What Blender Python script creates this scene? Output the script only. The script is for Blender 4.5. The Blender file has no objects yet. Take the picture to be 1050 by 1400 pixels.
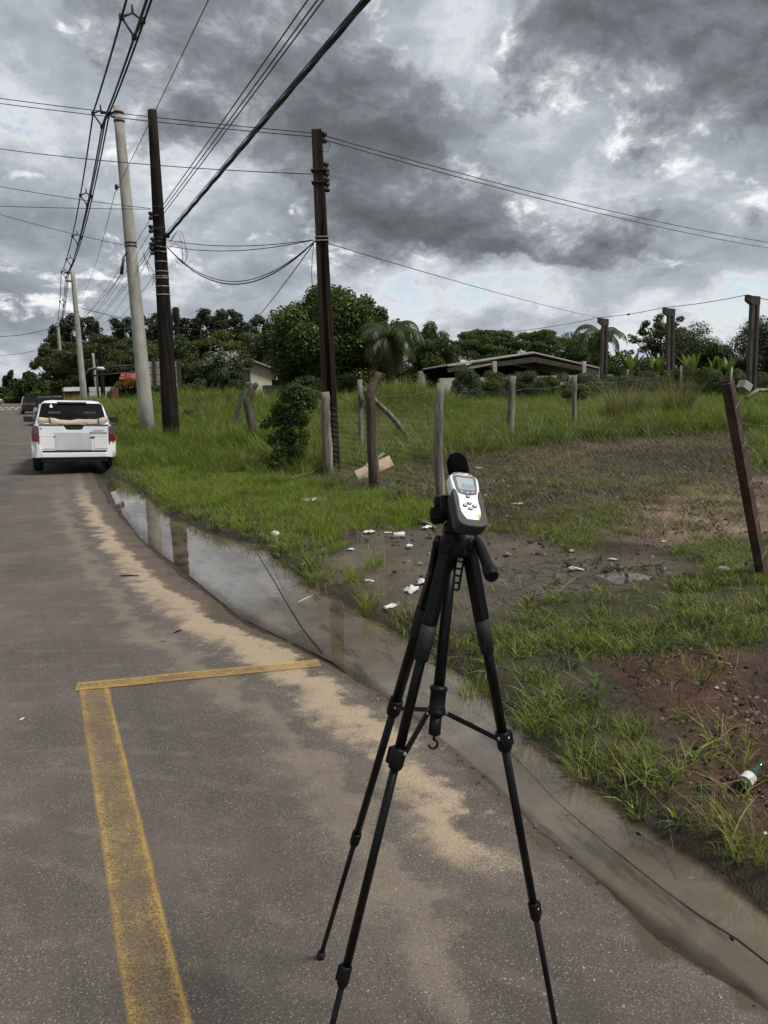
import bpy, bmesh, math, random
import numpy as np
from math import radians, sin, cos, pi, sqrt, atan2
from mathutils import Vector, Matrix, Quaternion

random.seed(7)
rng = np.random.default_rng(7)
scene = bpy.context.scene
col = scene.collection

# ------------------------------------------------------------------ camera
CAM_H = 1.62
F = 1052.0                                   # focal length in pixels of the 1050 x 1400 photograph
YAW, PITCH, ROLL = radians(24.0), radians(-9.3), radians(1.5)
fw = np.array([sin(YAW) * cos(PITCH), cos(YAW) * cos(PITCH), sin(PITCH)])
r0 = np.array([cos(YAW), -sin(YAW), 0.0])
u0 = np.cross(r0, fw)
RGT = r0 * cos(ROLL) - u0 * sin(ROLL)
UPV = u0 * cos(ROLL) + r0 * sin(ROLL)
EYE = np.array([0.0, 0.0, CAM_H])
cam_d = bpy.data.cameras.new('camera')
cam = bpy.data.objects.new('camera', cam_d)
col.objects.link(cam)
M = Matrix.Identity(4)
for i in range(3):
    M[i][0], M[i][1], M[i][2], M[i][3] = RGT[i], UPV[i], -fw[i], EYE[i]
cam.matrix_world = M
cam_d.sensor_fit = 'VERTICAL'
cam_d.sensor_height = 24.0
cam_d.lens = 24.0 * F / 1400.0
cam_d.clip_start = 0.05
cam_d.clip_end = 3000
scene.camera = cam


def ray(px, py):
    return fw + RGT * (px - 525) / F + UPV * (700 - py) / F


def at(px, py, Y):                            # the point seen at that pixel, Y metres up the road
    d = ray(px, py)
    return EYE + d * (Y / d[1])


def atx(px, py, X):
    d = ray(px, py)
    return EYE + d * (X / d[0])


def atz(px, py, z):
    d = ray(px, py)
    return EYE + d * ((z - CAM_H) / d[2])


def atd(px, py, dep):
    return EYE + ray(px, py) * dep


# ------------------------------------------------------------------ light
SUN_EL, SUN_AZ = radians(56), radians(138)     # azimuth clockwise from the road direction (+Y)
sun_dir = np.array([sin(SUN_AZ) * cos(SUN_EL), cos(SUN_AZ) * cos(SUN_EL), sin(SUN_EL)])
sun_d = bpy.data.lights.new('sun', 'SUN')
sun_d.energy = 3.1
sun_d.angle = radians(13)
sun_d.color = (1.0, 0.965, 0.91)
sun = bpy.data.objects.new('sun', sun_d)
col.objects.link(sun)
sun.rotation_euler = Vector(sun_dir).to_track_quat('Z', 'Y').to_euler()
scene.view_settings.view_transform = 'Standard'
scene.view_settings.look = 'None'
scene.view_settings.exposure = 0.30
scene.view_settings.gamma = 1.0
scene.view_settings.use_curve_mapping = False
try:
    scene.cycles.max_bounces = 6
    scene.cycles.transparent_max_bounces = 12
    scene.cycles.use_denoising = True
except Exception:
    pass

world = bpy.data.worlds.new('World')
scene.world = world
world.use_nodes = True
WT = world.node_tree
WT.nodes.clear()


class NG:
    """small helper for building node graphs"""
    def __init__(s, tree):
        s.t = tree

    def n(s, typ, ins=None, **props):
        nd = s.t.nodes.new(typ)
        for k, v in props.items():
            setattr(nd, k, v)
        for k, v in (ins or {}).items():
            s.set(nd, k, v)
        return nd

    def set(s, nd, k, v):
        sock = nd.inputs[k]
        if isinstance(v, bpy.types.NodeSocket):
            s.t.links.new(v, sock)
        else:
            if sock.type == 'RGBA' and not hasattr(v, '__len__'):
                v = (v, v, v, 1)
            elif sock.type == 'RGBA' and len(v) == 3:
                v = (*v, 1)
            sock.default_value = v

    def math(s, op, a, b=0.0, c=None, clamp=False):
        nd = s.n('ShaderNodeMath', operation=op, use_clamp=clamp)
        s.set(nd, 0, a)
        s.set(nd, 1, b)
        if c is not None:
            s.set(nd, 2, c)
        return nd.outputs[0]

    def vmath(s, op, a, b=None, scale=None):
        nd = s.n('ShaderNodeVectorMath', operation=op)
        s.set(nd, 0, a)
        if b is not None:
            s.set(nd, 1, b)
        if scale is not None:
            s.set(nd, 'Scale', scale)
        return nd.outputs['Value'] if op in ('DISTANCE', 'LENGTH', 'DOT_PRODUCT') else nd.outputs[0]

    def noise(s, vec=None, scale=5., detail=4., rough=.5, lac=2., out='Fac', dist=0., dim='3D'):
        nd = s.n('ShaderNodeTexNoise', noise_dimensions=dim)
        if vec is not None:
            s.set(nd, 'Vector', vec)
        s.set(nd, 'Scale', scale); s.set(nd, 'Detail', detail); s.set(nd, 'Roughness', rough)
        s.set(nd, 'Lacunarity', lac); s.set(nd, 'Distortion', dist)
        return nd.outputs[out]

    def ramp(s, fac, stops, interp='LINEAR'):
        nd = s.n('ShaderNodeValToRGB')
        cr = nd.color_ramp
        cr.interpolation = interp
        while len(cr.elements) < len(stops):
            cr.elements.new(0.5)
        for e, (p, c) in zip(cr.elements, stops):
            e.position = p
            if not hasattr(c, '__len__'):
                c = (c, c, c)
            e.color = (*c[:3], 1)
        s.set(nd, 0, fac)
        return nd.outputs[0]

    def mix(s, fac, a, b, mode='MIX'):
        nd = s.n('ShaderNodeMix', data_type='RGBA', blend_type=mode)
        s.set(nd, 0, fac); s.set(nd, 6, a); s.set(nd, 7, b)
        return nd.outputs[2]

    def mrange(s, v, a, b, c=0., d=1., smooth=True):
        nd = s.n('ShaderNodeMapRange', interpolation_type='SMOOTHSTEP' if smooth else 'LINEAR')
        s.set(nd, 0, v); s.set(nd, 1, a); s.set(nd, 2, b); s.set(nd, 3, c); s.set(nd, 4, d)
        return nd.outputs[0]


W = NG(WT)
sky = W.n('ShaderNodeTexSky', sky_type='NISHITA')
sky.sun_disc = False
sky.sun_elevation = SUN_EL
sky.sun_rotation = SUN_AZ
sky.air_density = 1.0
sky.dust_density = 0.6
tc = W.n('ShaderNodeTexCoord')
sep = W.n('ShaderNodeSeparateXYZ', {0: tc.outputs['Generated']})
KZ = 0.45
zc = W.math('MAXIMUM', sep.outputs[2], 0.0)
den = W.math('ADD', zc, KZ)
cpos = W.n('ShaderNodeCombineXYZ', {0: W.math('DIVIDE', sep.outputs[0], den), 1: W.math('DIVIDE', sep.outputs[1], den), 2: 0.37}).outputs[0]


def cloud_p(px, py):
    d = ray(px, py)
    d = d / np.linalg.norm(d)
    z = max(d[2], 0.0) + KZ
    return np.array([d[0] / z, d[1] / z, 0.37])


warpn = W.noise(cpos, 4.2, 5, .6, out='Color')
warp = W.vmath('SCALE', W.vmath('SUBTRACT', warpn, (0.5, 0.5, 0.5)), scale=0.13)
cp = W.vmath('ADD', cpos, warp)
# the large masses of this sky: place in the cloud layer, radius, how much thicker the layer is there
blobs = [((590, 225), .19, .20), ((520, 130), .13, .12), ((1010, 50), .24, .26), ((870, 345), .15, .22), ((660, 375), .24, .15),
         ((800, 70), .16, .10), ((430, 80), .18, .10), ((400, 260), .16, .07), ((60, 250), .14, .10), ((210, 90), .16, .10), ((500, 320), .2, .12), ((80, 370), .2, .06),
         ((605, 85), .11, -.16), ((560, 40), .10, -.08), ((735, 195), .18, -.17), ((850, 200), .15, -.14), ((1010, 240), .15, -.12), ((30, 110), .13, -.10),
         ((30, 20), .14, -.12), ((40, 205), .09, -.10), ((330, 275), .13, -.08), ((130, 290), .12, -.08), ((565, 430), .24, -.26), ((690, 440), .2, -.14), ((480, 400), .12, -.05), ((330, 425), .2, -.05),
         ((900, 425), .32, -.26), ((60, 470), .4, -.08)]
bsum = None
for (px, py), rad, amt in blobs:
    g = W.mrange(W.vmath('DISTANCE', cp, tuple(cloud_p(px, py))), 0.0, rad * 1.6, amt, 0.0)
    bsum = g if bsum is None else W.math('ADD', bsum, g)


def cumulus(vec):
    return W.noise(vec, 3.6, 11, .60, 2.05)


fB0 = cumulus(cp)
fB1 = cumulus(W.vmath('MULTIPLY', cp, (0.968, 0.968, 1.0)))
fA = W.noise(W.vmath('ADD', cp, (3.1, 8.7, 1.9)), 3.2, 9, .62, 2.1)
fB = W.math('ADD', fB0, bsum)
# high layer: pale and mottled; low layer: thick cumulus, dark where thick, bright on the upper rims
colA = W.ramp(W.math('ADD', fA, W.math('MULTIPLY', bsum, 0.42)),
              [(0.27, (.95, .96, .97)), (0.36, (.66, .69, .73)), (0.46, (.42, .458, .505)), (0.58, (.285, .32, .365)), (0.72, (.18, .205, .24))])
rim = W.math('MULTIPLY', W.math('SUBTRACT', fB0, fB1), 1.6)
thick = W.math('SUBTRACT', fB, rim)
colB = W.ramp(thick, [(0.44, (.86, .875, .89)), (0.52, (.40, .43, .465)), (0.61, (.228, .248, .272)), (0.74, (.142, .154, .172)), (0.9, (.096, .103, .116))])
mB = W.mrange(fB, 0.495, 0.565, 0.0, 1.0)
ccol = W.mix(mB, colA, colB)
blue = W.mrange(W.math('ADD', fA, W.math('MULTIPLY', bsum, 0.4)), 0.30, 0.37, 1.0, 0.0)
ccol10 = W.vmath('SCALE', ccol, scale=8.8)
skycol = W.mix(W.math('MULTIPLY', blue, 0.62), ccol10, sky.outputs[0])
bg = W.n('ShaderNodeBackground', {0: skycol, 1: 0.1})
wo = W.n('ShaderNodeOutputWorld', {0: bg.outputs[0]})

# ------------------------------------------------------------------ materials
MATS = {}


def new_mat(name):
    m = bpy.data.materials.new(name)
    m.use_nodes = True
    m.node_tree.nodes.clear()
    MATS[name] = m
    return m, NG(m.node_tree)


def finish(G, shader):
    G.n('ShaderNodeOutputMaterial', {0: shader})


def pbr(name, c1, c2=None, scale=8., rough=.6, bump=0., metal=0., detail=6., spec=.5, nrough=.6, lo=.35, hi=.65, rough2=None, stretch=None, trans=0., bscale=None, coat=0.):
    m, G = new_mat(name)
    t = G.n('ShaderNodeTexCoord').outputs['Object']
    if stretch:
        t = G.vmath('MULTIPLY', t, stretch)
    p = G.n('ShaderNodeBsdfPrincipled')
    nz = G.noise(t, scale, detail, nrough)
    if c2 is None:
        c2 = tuple(x * .8 for x in c1)
    G.set(p, 'Base Color', G.ramp(nz, [(lo, c1), (hi, c2)]))
    if rough2 is not None:
        G.set(p, 'Roughness', G.mrange(nz, lo, hi, rough, rough2))
    else:
        G.set(p, 'Roughness', rough)
    G.set(p, 'Metallic', metal)
    G.set(p, 'Specular IOR Level', spec)
    if trans:
        G.set(p, 'Transmission Weight', trans)
    if coat:
        G.set(p, 'Coat Weight', coat); G.set(p, 'Coat Roughness', .08)
    if bump:
        nb = G.noise(t, bscale or scale * 2.5, 6, .6)
        b = G.n('ShaderNodeBump', {'Strength': bump, 'Distance': .02, 'Height': nb})
        G.set(p, 'Normal', b.outputs[0])
    finish(G, p.outputs[0])
    return m


def leaf_mat(name, dark, light, transl=.35, rough=.55, tip=None, spec=.3, scale=.45):
    m, G = new_mat(name)
    geo = G.n('ShaderNodeNewGeometry')
    oi = G.n('ShaderNodeObjectInfo')
    isl = geo.outputs['Random Per Island']
    nz = G.noise(geo.outputs['Position'], scale, 3, .6)
    f = G.math('ADD', G.math('MULTIPLY', isl, .45), G.math('MULTIPLY', nz, .75))
    f = G.math('ADD', f, G.math('MULTIPLY', oi.outputs['Random'], .25))
    stops = [(.35, dark), (.95, light)]
    if tip:
        stops.append((1.12 / 1.2, tip))
        stops[1] = (.84, light)
    c = G.ramp(f, stops)
    p = G.n('ShaderNodeBsdfPrincipled', {'Base Color': c, 'Roughness': rough, 'Specular IOR Level': spec})
    tr = G.n('ShaderNodeBsdfTranslucent', {0: G.mix(.3, c, (.25, .32, .04), 'MIX')})
    mx = G.n('ShaderNodeMixShader', {0: transl, 1: p.outputs[0], 2: tr.outputs[0]})
    finish(G, mx.outputs[0])
    return m


# ------------------------------------------------------------------ mesh building
def fbm(x, y, scale=1., octv=4, seed=0, gain=.5):
    """value noise, 0..1, on numpy arrays"""
    x = np.asarray(x, float) * scale + seed * 17.13
    y = np.asarray(y, float) * scale - seed * 9.71
    tot = np.zeros(np.broadcast(x, y).shape); amp = 1.; norm = 0.

    def hsh(i, j):
        n = (i.astype(np.int64) * 374761393 + j.astype(np.int64) * 668265263 + seed * 1274126177) & 0x7fffffff
        n = ((n ^ (n >> 13)) * 1274126177) & 0x7fffffff
        return ((n ^ (n >> 16)) & 0xffff) / 65535.
    for o in range(octv):
        i = np.floor(x); j = np.floor(y)
        u = x - i; v = y - j
        u = u * u * (3 - 2 * u); v = v * v * (3 - 2 * v)
        tot += amp * ((hsh(i, j) * (1 - u) + hsh(i + 1, j) * u) * (1 - v) + (hsh(i, j + 1) * (1 - u) + hsh(i + 1, j + 1) * u) * v)
        norm += amp; amp *= gain; x = x * 2.03 + 5.1; y = y * 2.03 + 1.7
    return tot / norm


def sstep(a, b, x):
    t = np.clip((np.asarray(x, float) - a) / (b - a), 0, 1)
    return t * t * (3 - 2 * t)


def frame(d):
    d = np.asarray(d, float); d = d / np.linalg.norm(d)
    a = np.array([0, 0, 1.]) if abs(d[2]) < .9 else np.array([1., 0, 0])
    u = np.cross(a, d); u /= np.linalg.norm(u)
    return u, np.cross(d, u), d


class MB:
    """collects shapes; build() links them as ONE mesh object"""
    def __init__(s):
        s.v = []; s.f = []; s.sm = []; s.mi = []; s.cur = 0

    def add(s, vs, fs, smooth=False):
        o = len(s.v)
        s.v += [tuple(map(float, p)) for p in vs]
        s.f += [tuple(i + o for i in f) for f in fs]
        s.sm += [smooth] * len(fs)
        s.mi += [s.cur] * len(fs)
        return s

    def box(s, c, size, R=None, taper=1.):
        c = np.asarray(c, float); h = np.asarray(size, float) / 2
        vs = []
        for z in (-1, 1):
            k = 1 if z < 0 else taper
            for x, y in ((-1, -1), (1, -1), (1, 1), (-1, 1)):
                vs.append(np.array([x * h[0] * k, y * h[1] * k, z * h[2]]))
        if R is not None:
            vs = [R @ v for v in vs]
        return s.add([c + v for v in vs], [(3, 2, 1, 0), (4, 5, 6, 7), (0, 1, 5, 4), (1, 2, 6, 5), (2, 3, 7, 6), (3, 0, 4, 7)])

    def tube(s, pts, rad, n=8, cap=True, smooth=True, flat=1., up=None):
        pts = [np.asarray(p, float) for p in pts]
        if not hasattr(rad, '__len__'):
            rad = [rad] * len(pts)
        vs = []; fs = []
        u = None
        for i, p in enumerate(pts):
            d = pts[min(i + 1, len(pts) - 1)] - pts[max(i - 1, 0)]
            if u is None:
                u, w, d = frame(d)
                if up is not None:
                    d0 = d; w = np.asarray(up, float) - d0 * np.dot(up, d0); w /= np.linalg.norm(w); u = np.cross(w, d0)
            else:
                d = d / np.linalg.norm(d)
                u = u - d * np.dot(u, d); u /= np.linalg.norm(u); w = np.cross(d, u)
            for k in range(n):
                a = 2 * pi * (k + .5) / n
                vs.append(p + (u * cos(a) + w * sin(a) * flat) * rad[i])
        for i in range(len(pts) - 1):
            for k in range(n):
                a, b = i * n + k, i * n + (k + 1) % n
                fs.append((a, b, b + n, a + n))
        s.add(vs, fs, smooth)
        if cap:
            o = len(s.v) - len(vs)
            s.f += [tuple(o + k for k in range(n - 1, -1, -1)), tuple(o + (len(pts) - 1) * n + k for k in range(n))]
            s.sm += [False, False]; s.mi += [s.cur] * 2
        return s

    def lathe(s, o, axis, prof, n=16, smooth=True):
        """prof: list of (radius, distance along axis)"""
        o = np.asarray(o, float); u, w, d = frame(axis)
        vs = [o + d * h + (u * cos(2 * pi * k / n) + w * sin(2 * pi * k / n)) * max(r, 1e-5) for r, h in prof for k in range(n)]
        fs = [(i * n + k, i * n + (k + 1) % n, (i + 1) * n + (k + 1) % n, (i + 1) * n + k) for i in range(len(prof) - 1) for k in range(n)]
        s.add(vs, fs, smooth)
        b = len(s.v) - len(vs)
        s.f += [tuple(b + k for k in range(n - 1, -1, -1)), tuple(b + (len(prof) - 1) * n + k for k in range(n))]
        s.sm += [False, False]; s.mi += [s.cur] * 2
        return s

    def loft(s, rings, cap=True, smooth=True):
        n = len(rings[0]); vs = [p for r in rings for p in r]
        fs = [(i * n + k, i * n + (k + 1) % n, (i + 1) * n + (k + 1) % n, (i + 1) * n + k) for i in range(len(rings) - 1) for k in range(n)]
        s.add(vs, fs, smooth)
        if cap:
            b = len(s.v) - len(vs)
            s.f += [tuple(b + k for k in range(n - 1, -1, -1)), tuple(b + (len(rings) - 1) * n + k for k in range(n))]
            s.sm += [False, False]; s.mi += [s.cur] * 2
        return s

    def prism(s, poly, d):
        """polygon (3d points, counter clockwise seen against d) pushed along d"""
        d = np.asarray(d, float); P = [np.asarray(p, float) for p in poly]; n = len(P)
        vs = P + [p + d for p in P]
        fs = [tuple(range(n - 1, -1, -1)), tuple(range(n, 2 * n))] + [(k, (k + 1) % n, n + (k + 1) % n, n + k) for k in range(n)]
        return s.add(vs, fs)

    def quad(s, a, b, c, d, smooth=False):
        return s.add([a, b, c, d], [(0, 1, 2, 3)], smooth)

    def build(s, name, mat, parent=None, origin=None, bevel=0., sub=0):
        if origin is None:
            origin = (0, 0, 0)
            if parent is not None:
                r = parent
                while r.parent is not None:
                    r = r.parent
                origin = r.get('_o', (0, 0, 0))
        o3 = np.asarray(origin, float)
        me = bpy.data.meshes.new(name)
        me.from_pydata([tuple(np.asarray(p) - o3) for p in s.v], [], s.f)
        mats = mat if isinstance(mat, (list, tuple)) else [mat]
        for m in mats:
            me.materials.append(m)
        me.polygons.foreach_set('use_smooth', s.sm)
        me.polygons.foreach_set('material_index', s.mi)
        me.update()
        o = bpy.data.objects.new(name, me)
        col.objects.link(o)
        if parent is not None:
            o.parent = parent
        else:
            o.location = origin
        if bevel:
            b = o.modifiers.new('bevel', 'BEVEL'); b.width = bevel; b.segments = 2; b.limit_method = 'ANGLE'; b.angle_limit = radians(40)
        if sub:
            b = o.modifiers.new('sub', 'SUBSURF'); b.levels = sub; b.render_levels = sub
        return o


def raw_mesh(name, V, Q, mat, parent=None, smooth=False, origin=None):
    """numpy vertices and quads (or triangles) as one mesh object"""
    V = np.asarray(V, np.float32); Q = np.asarray(Q, np.int32)
    k = Q.shape[1]
    me = bpy.data.meshes.new(name)
    me.vertices.add(len(V)); me.vertices.foreach_set('co', V.ravel())
    me.loops.add(Q.size); me.loops.foreach_set('vertex_index', Q.ravel())
    me.polygons.add(len(Q)); me.polygons.foreach_set('loop_start', np.arange(0, Q.size, k, dtype=np.int32))
    me.polygons.foreach_set('use_smooth', np.full(len(Q), smooth))
    me.update(calc_edges=True)
    me.validate()
    for m in (mat if isinstance(mat, (list, tuple)) else [mat]):
        me.materials.append(m)
    o = bpy.data.objects.new(name, me)
    col.objects.link(o)
    if parent is not None:
        o.parent = parent
    if origin is not None:
        o.location = origin
    return o


def tag(o, label=None, cat=None, group=None, kind=None):
    if label: o['label'] = label
    if cat: o['category'] = cat
    if group: o['group'] = group
    if kind: o['kind'] = kind
    return o


ORIG = {}


def thing(name, label, cat, loc=(0, 0, 0), group=None):
    o = bpy.data.objects.new(name, None)
    o.empty_display_size = .2
    col.objects.link(o)
    o.location = tuple(map(float, loc))
    o['_o'] = tuple(map(float, loc))
    return tag(o, label, cat, group)


def copy_tree(o, parent=None):
    c = o.copy(); col.objects.link(c); c.parent = parent
    for ch in [x for x in o.children]:
        copy_tree(ch, c)
    return c


def wpoly(px):                              # pixel outline on the ground -> world polygon
    return np.array([hit(*p)[:2] for p in px])


def in_poly(poly, x, y, soft=.15):
    """1 inside, 0 outside, soft edge (metres)"""
    x = np.asarray(x, float); y = np.asarray(y, float)
    ins = np.zeros(x.shape, bool); dmin = np.full(x.shape, 1e9)
    n = len(poly)
    for i in range(n):
        x1, y1 = poly[i]; x2, y2 = poly[(i + 1) % n]
        c = ((y1 > y) != (y2 > y)) & (x < (x2 - x1) * (y - y1) / (y2 - y1 + 1e-12) + x1)
        ins ^= c
        dx, dy = x2 - x1, y2 - y1
        t = np.clip(((x - x1) * dx + (y - y1) * dy) / (dx * dx + dy * dy + 1e-12), 0, 1)
        dmin = np.minimum(dmin, np.hypot(x - x1 - t * dx, y - y1 - t * dy))
    sd = np.where(ins, dmin, -dmin)
    return sstep(-soft, soft, sd)


# ------------------------------------------------------------------ terrain
EY = np.array([-6, -2, .5, 1.26, 1.61, 2.38, 3.34, 4.26, 5.31, 7.2, 9.0, 12.1, 15, 18, 22, 30, 60, 400.])
EX = np.array([1.75, 1.7, 1.65, 1.60, 1.555, 1.58, 1.60, 1.45, 1.20, 1.04, .93, .88, .92, 1.0, 1.1, 1.3, 1.6, 2.0])
LY = np.array([-6, -2, .5, 1.31, 2.01, 2.77, 4.26, 5.47, 7.48, 9.06, 12.0, 15.1, 15.9, 17, 400])
LX = np.array([1.8, 1.75, 1.70, 1.65, 1.595, 1.615, 1.60, 1.32, 1.19, 1.05, 1.05, 1.16, 1.3, 1.3, 2.3])
RY = np.array([-6, -2, .5, 1.55, 1.81, 2.2, 2.83, 3.59, 4.44, 4.84, 5.27, 6.19, 6.98, 7.93, 8.97, 10.5, 13.1, 15.0, 15.6, 16.2, 17, 400])
RX = np.array([1.9, 1.95, 1.97, 1.97, 1.98, 1.95, 1.97, 2.08, 2.12, 2.07, 2.05, 2.0, 2.02, 2.08, 1.78, 1.54, 1.5, 1.44, 1.36, 1.31, 1.30, 2.3])
ZW = -0.045


def road_edge(y): return np.interp(y, EY, EX) + .06 * (fbm(y, y * 0 + 3., 3., 3, 11) - .5) + .035 * (fbm(y, y * 0 + 5., 14., 3, 12) - .5)


def road_z(x, y=0): return np.clip(-0.018 * (np.asarray(x, float) - .6), -.03, .10)


def terrain(x, y):
    x = np.asarray(x, float); y = np.asarray(y, float)
    e = np.interp(y, EY, EX); r = np.interp(y, RY, RX)
    l = np.interp(y, LY, LX) + (.09 * (fbm(y, y * 0 + 1.7, 1.7, 3, 13) - .5) + .05 * (fbm(y, y * 0 + 4.7, 7., 3, 14) - .5)) * sstep(1., 4., y) + .06 * (fbm(y, y * 0 + 2.7, 6., 4, 15) - .5)
    wob = .10 * (fbm(x, y, 4., 4, 3) - .5) + .22 * (fbm(x, y, 1.2, 3, 5) - .5) * (y > 3)
    r2 = r + wob
    d = y * .75 + x * .55
    rise = .50 * sstep(10.5, 23, d) + .25 * sstep(22, 40, d)
    land = .035 + .02 * np.clip(x - r, 0, 3) + rise
    land = land + (.07 * (fbm(x, y, 1.6, 4, 21) - .5) + .035 * (fbm(x, y, 9., 3, 22) - .5)) * sstep(0, .5, x - r2)
    for (cx, cy, rad, h) in MOUNDS:
        q = np.hypot(x - cx, y - cy) / rad
        land = land + h * np.exp(-q * q * 1.6)
    bed = ZW - .035 - .05 * np.sin(np.clip((x - l) / np.maximum(r - l, .05), 0, 1) * pi)
    bank = sstep(-.07, .16, x - r2)
    z = bed * (1 - bank) + land * bank
    lef = sstep(l + .02, np.minimum(e - .02, l - .04), x) if False else np.clip((l + .02 - x) / np.maximum(l + .02 - (e - .03), .03), 0, 1)
    z = z * (1 - lef) + (np.clip(-.018 * (e - .6), -.03, .1) - .009) * lef
    z = np.where(x < e - .03, -.035 - .5 * sstep(0, .6, e - .05 - x), z)
    return z


MOUNDS = []


def hit(px, py, n=40):
    """point of the ground seen at that pixel"""
    d = ray(px, py)
    t0, t1 = .5, .5
    prev = None
    t = .6
    while t < 400:
        p = EYE + d * t
        g = float(terrain(p[0], p[1])) if p[0] > float(np.interp(p[1], EY, EX)) else float(road_z(p[0]))
        if p[2] < g:
            a, b = t / 1.02 - .02, t
            for _ in range(18):
                m = (a + b) / 2; p = EYE + d * m
                g = float(terrain(p[0], p[1])) if p[0] > float(np.interp(p[1], EY, EX)) else float(road_z(p[0]))
                if p[2] < g: b = m
                else: a = m
            p = EYE + d * b
            return np.array([p[0], p[1], g])
        t = t * 1.02 + .02
    return EYE + d * 300


_m = at(545, 540, 21.5); MOUNDS.append((_m[0], _m[1], 2.0, .85))
_m = at(300, 560, 27.); MOUNDS.append((_m[0], _m[1], 4.0, .55))


def axis_grid(a, fine0, fine1, b, step, grow=1.12):
    mid = list(np.arange(fine0, fine1, step))
    up = []; s = step; v = mid[-1]
    while v < b:
        s *= grow; v += s; up.append(v)
    dn = []; s = step; v = mid[0]
    while v > a:
        s *= grow; v -= s; dn.append(v)
    return np.array(dn[::-1] + mid + up)


def grid_mesh(name, X, Y, Z, mat, attrs):
    ny, nx = Z.shape
    V = np.stack([X.ravel(), Y.ravel(), Z.ravel()], 1)
    i = np.arange(ny * nx).reshape(ny, nx)
    Q = np.stack([i[:-1, :-1].ravel(), i[:-1, 1:].ravel(), i[1:, 1:].ravel(), i[1:, :-1].ravel()], 1)
    o = raw_mesh(name, V, Q, mat, smooth=True)
    for k, a in attrs.items():
        at_ = o.data.attributes.new(k, 'FLOAT', 'POINT')
        at_.data.foreach_set('value', np.asarray(a, np.float32).ravel())
    return o


# zones of the lot, traced on the ground
Z_LAWN = wpoly([(165, 652), (205, 640), (330, 652), (420, 655), (520, 672), (592, 690), (600, 712), (540, 722), (470, 735), (440, 790), (392, 760), (370, 735), (290, 722), (240, 700), (200, 680)])
Z_MUD = wpoly([(400, 770), (470, 735), (560, 718), (700, 735), (800, 752), (960, 765), (930, 790), (860, 812), (740, 826), (640, 850), (560, 850), (500, 845), (440, 810)])
Z_CRACK = wpoly([(690, 775), (800, 762), (900, 768), (860, 805), (760, 822), (690, 815)])
Z_BARE = wpoly([(430, 655), (480, 640), (640, 625), (700, 612), (1060, 585), (1060, 700), (960, 745), (900, 740), (860, 720), (700, 735), (600, 705), (540, 690)])
Z_RED = wpoly([(880, 690), (960, 668), (1060, 650), (1060, 735), (1000, 745), (930, 742), (850, 735), (800, 728)])
Z_RED2 = wpoly([(790, 890), (900, 880), (1060, 885), (1060, 1200), (1000, 1170), (900, 1070), (960, 1010), (880, 960)])
Z_GRASSR = wpoly([(620, 880), (680, 838), (780, 822), (880, 800), (1060, 775), (1060, 880), (920, 882), (800, 905), (760, 940), (880, 1000), (900, 1060), (960, 1130), (1060, 1200), (1060, 1260), (960, 1175), (850, 1095), (750, 1020), (650, 930)])
Z_GRASSP = wpoly([(690, 705), (780, 690), (880, 700), (880, 722), (780, 745), (690, 730)])
Z_GRASSQ = wpoly([(920, 752), (1000, 740), (1060, 742), (1060, 785), (980, 790)])
Z_PUD = wpoly([(820, 782), (850, 774), (895, 775), (885, 788), (845, 793)])


def zones(x, y):
    wx = x + .5 * (fbm(x, y, 1.1, 4, 31) - .5); wy = y + .5 * (fbm(x, y, 1.1, 4, 32) - .5)
    z = {}
    z['lawn'] = in_poly(Z_LAWN, wx, wy, .25)
    z['mud'] = in_poly(Z_MUD, wx, wy, .25)
    z['crack'] = in_poly(Z_CRACK, wx, wy, .3)
    z['bare'] = in_poly(Z_BARE, wx, wy, .6)
    z['red'] = in_poly(Z_RED, wx, wy, .4)
    z['red2'] = in_poly(Z_RED2, wx, wy, .12)
    z['grr'] = np.maximum(in_poly(Z_GRASSR, wx, wy, .14), np.maximum(in_poly(Z_GRASSP, wx, wy, .3), in_poly(Z_GRASSQ, wx, wy, .2)))
    far = sstep(.0, 1., fbm(x, y, .3, 2, 8) * 0 + 1)
    d = y * .75 + x * .55
    z['field'] = np.clip(1 - z['lawn'] - z['mud'] - z['bare'] - z['red'] - z['red2'] - z['grr'], 0, 1) * sstep(9.5, 11.5, d)
    z['pud'] = in_poly(Z_PUD, x + .1 * (fbm(x, y, 3, 3, 7) - .5), y, .1)
    return z


# --- ground material
mg, G = new_mat('lot_soil')
P = G.n('ShaderNodeNewGeometry').outputs['Position']
at_ = lambda k: G.n('ShaderNodeAttribute', attribute_name=k).outputs['Fac']
n1 = G.noise(P, 2.2, 8, .65); n2 = G.noise(P, 22., 6, .65); n3 = G.noise(P, 95., 3, .6)
soil = G.ramp(n1, [(.3, (.028, .020, .013)), (.5, (.050, .036, .025)), (.7, (.092, .067, .048))])
soil = G.mix(G.mrange(n2, .46, .60), soil, (.028, .019, .013))
red = G.ramp(n1, [(.3, (.17, .10, .075)), (.5, (.28, .18, .138)), (.72, (.36, .25, .20))])
red2 = G.ramp(n2, [(.3, (.045, .022, .015)), (.5, (.085, .040, .026)), (.7, (.13, .066, .044))])
mud = G.ramp(n1, [(.3, (.070, .058, .043)), (.5, (.105, .088, .064)), (.7, (.150, .128, .094))])
green = G.ramp(n2, [(.35, (.028, .036, .012)), (.65, (.065, .075, .028))])
c = G.mix(at_('red'), soil, red)
c = G.mix(at_('red2'), c, red2)
c = G.mix(at_('mud'), c, mud)
c = G.mix(G.math('MULTIPLY', at_('green'), .8), c, green)
straw = G.mrange(n3, .58, .70, 0, .45)
c = G.mix(G.math('MULTIPLY', straw, G.math('SUBTRACT', 1.0, at_('wet'))), c, (.24, .195, .13))
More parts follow.
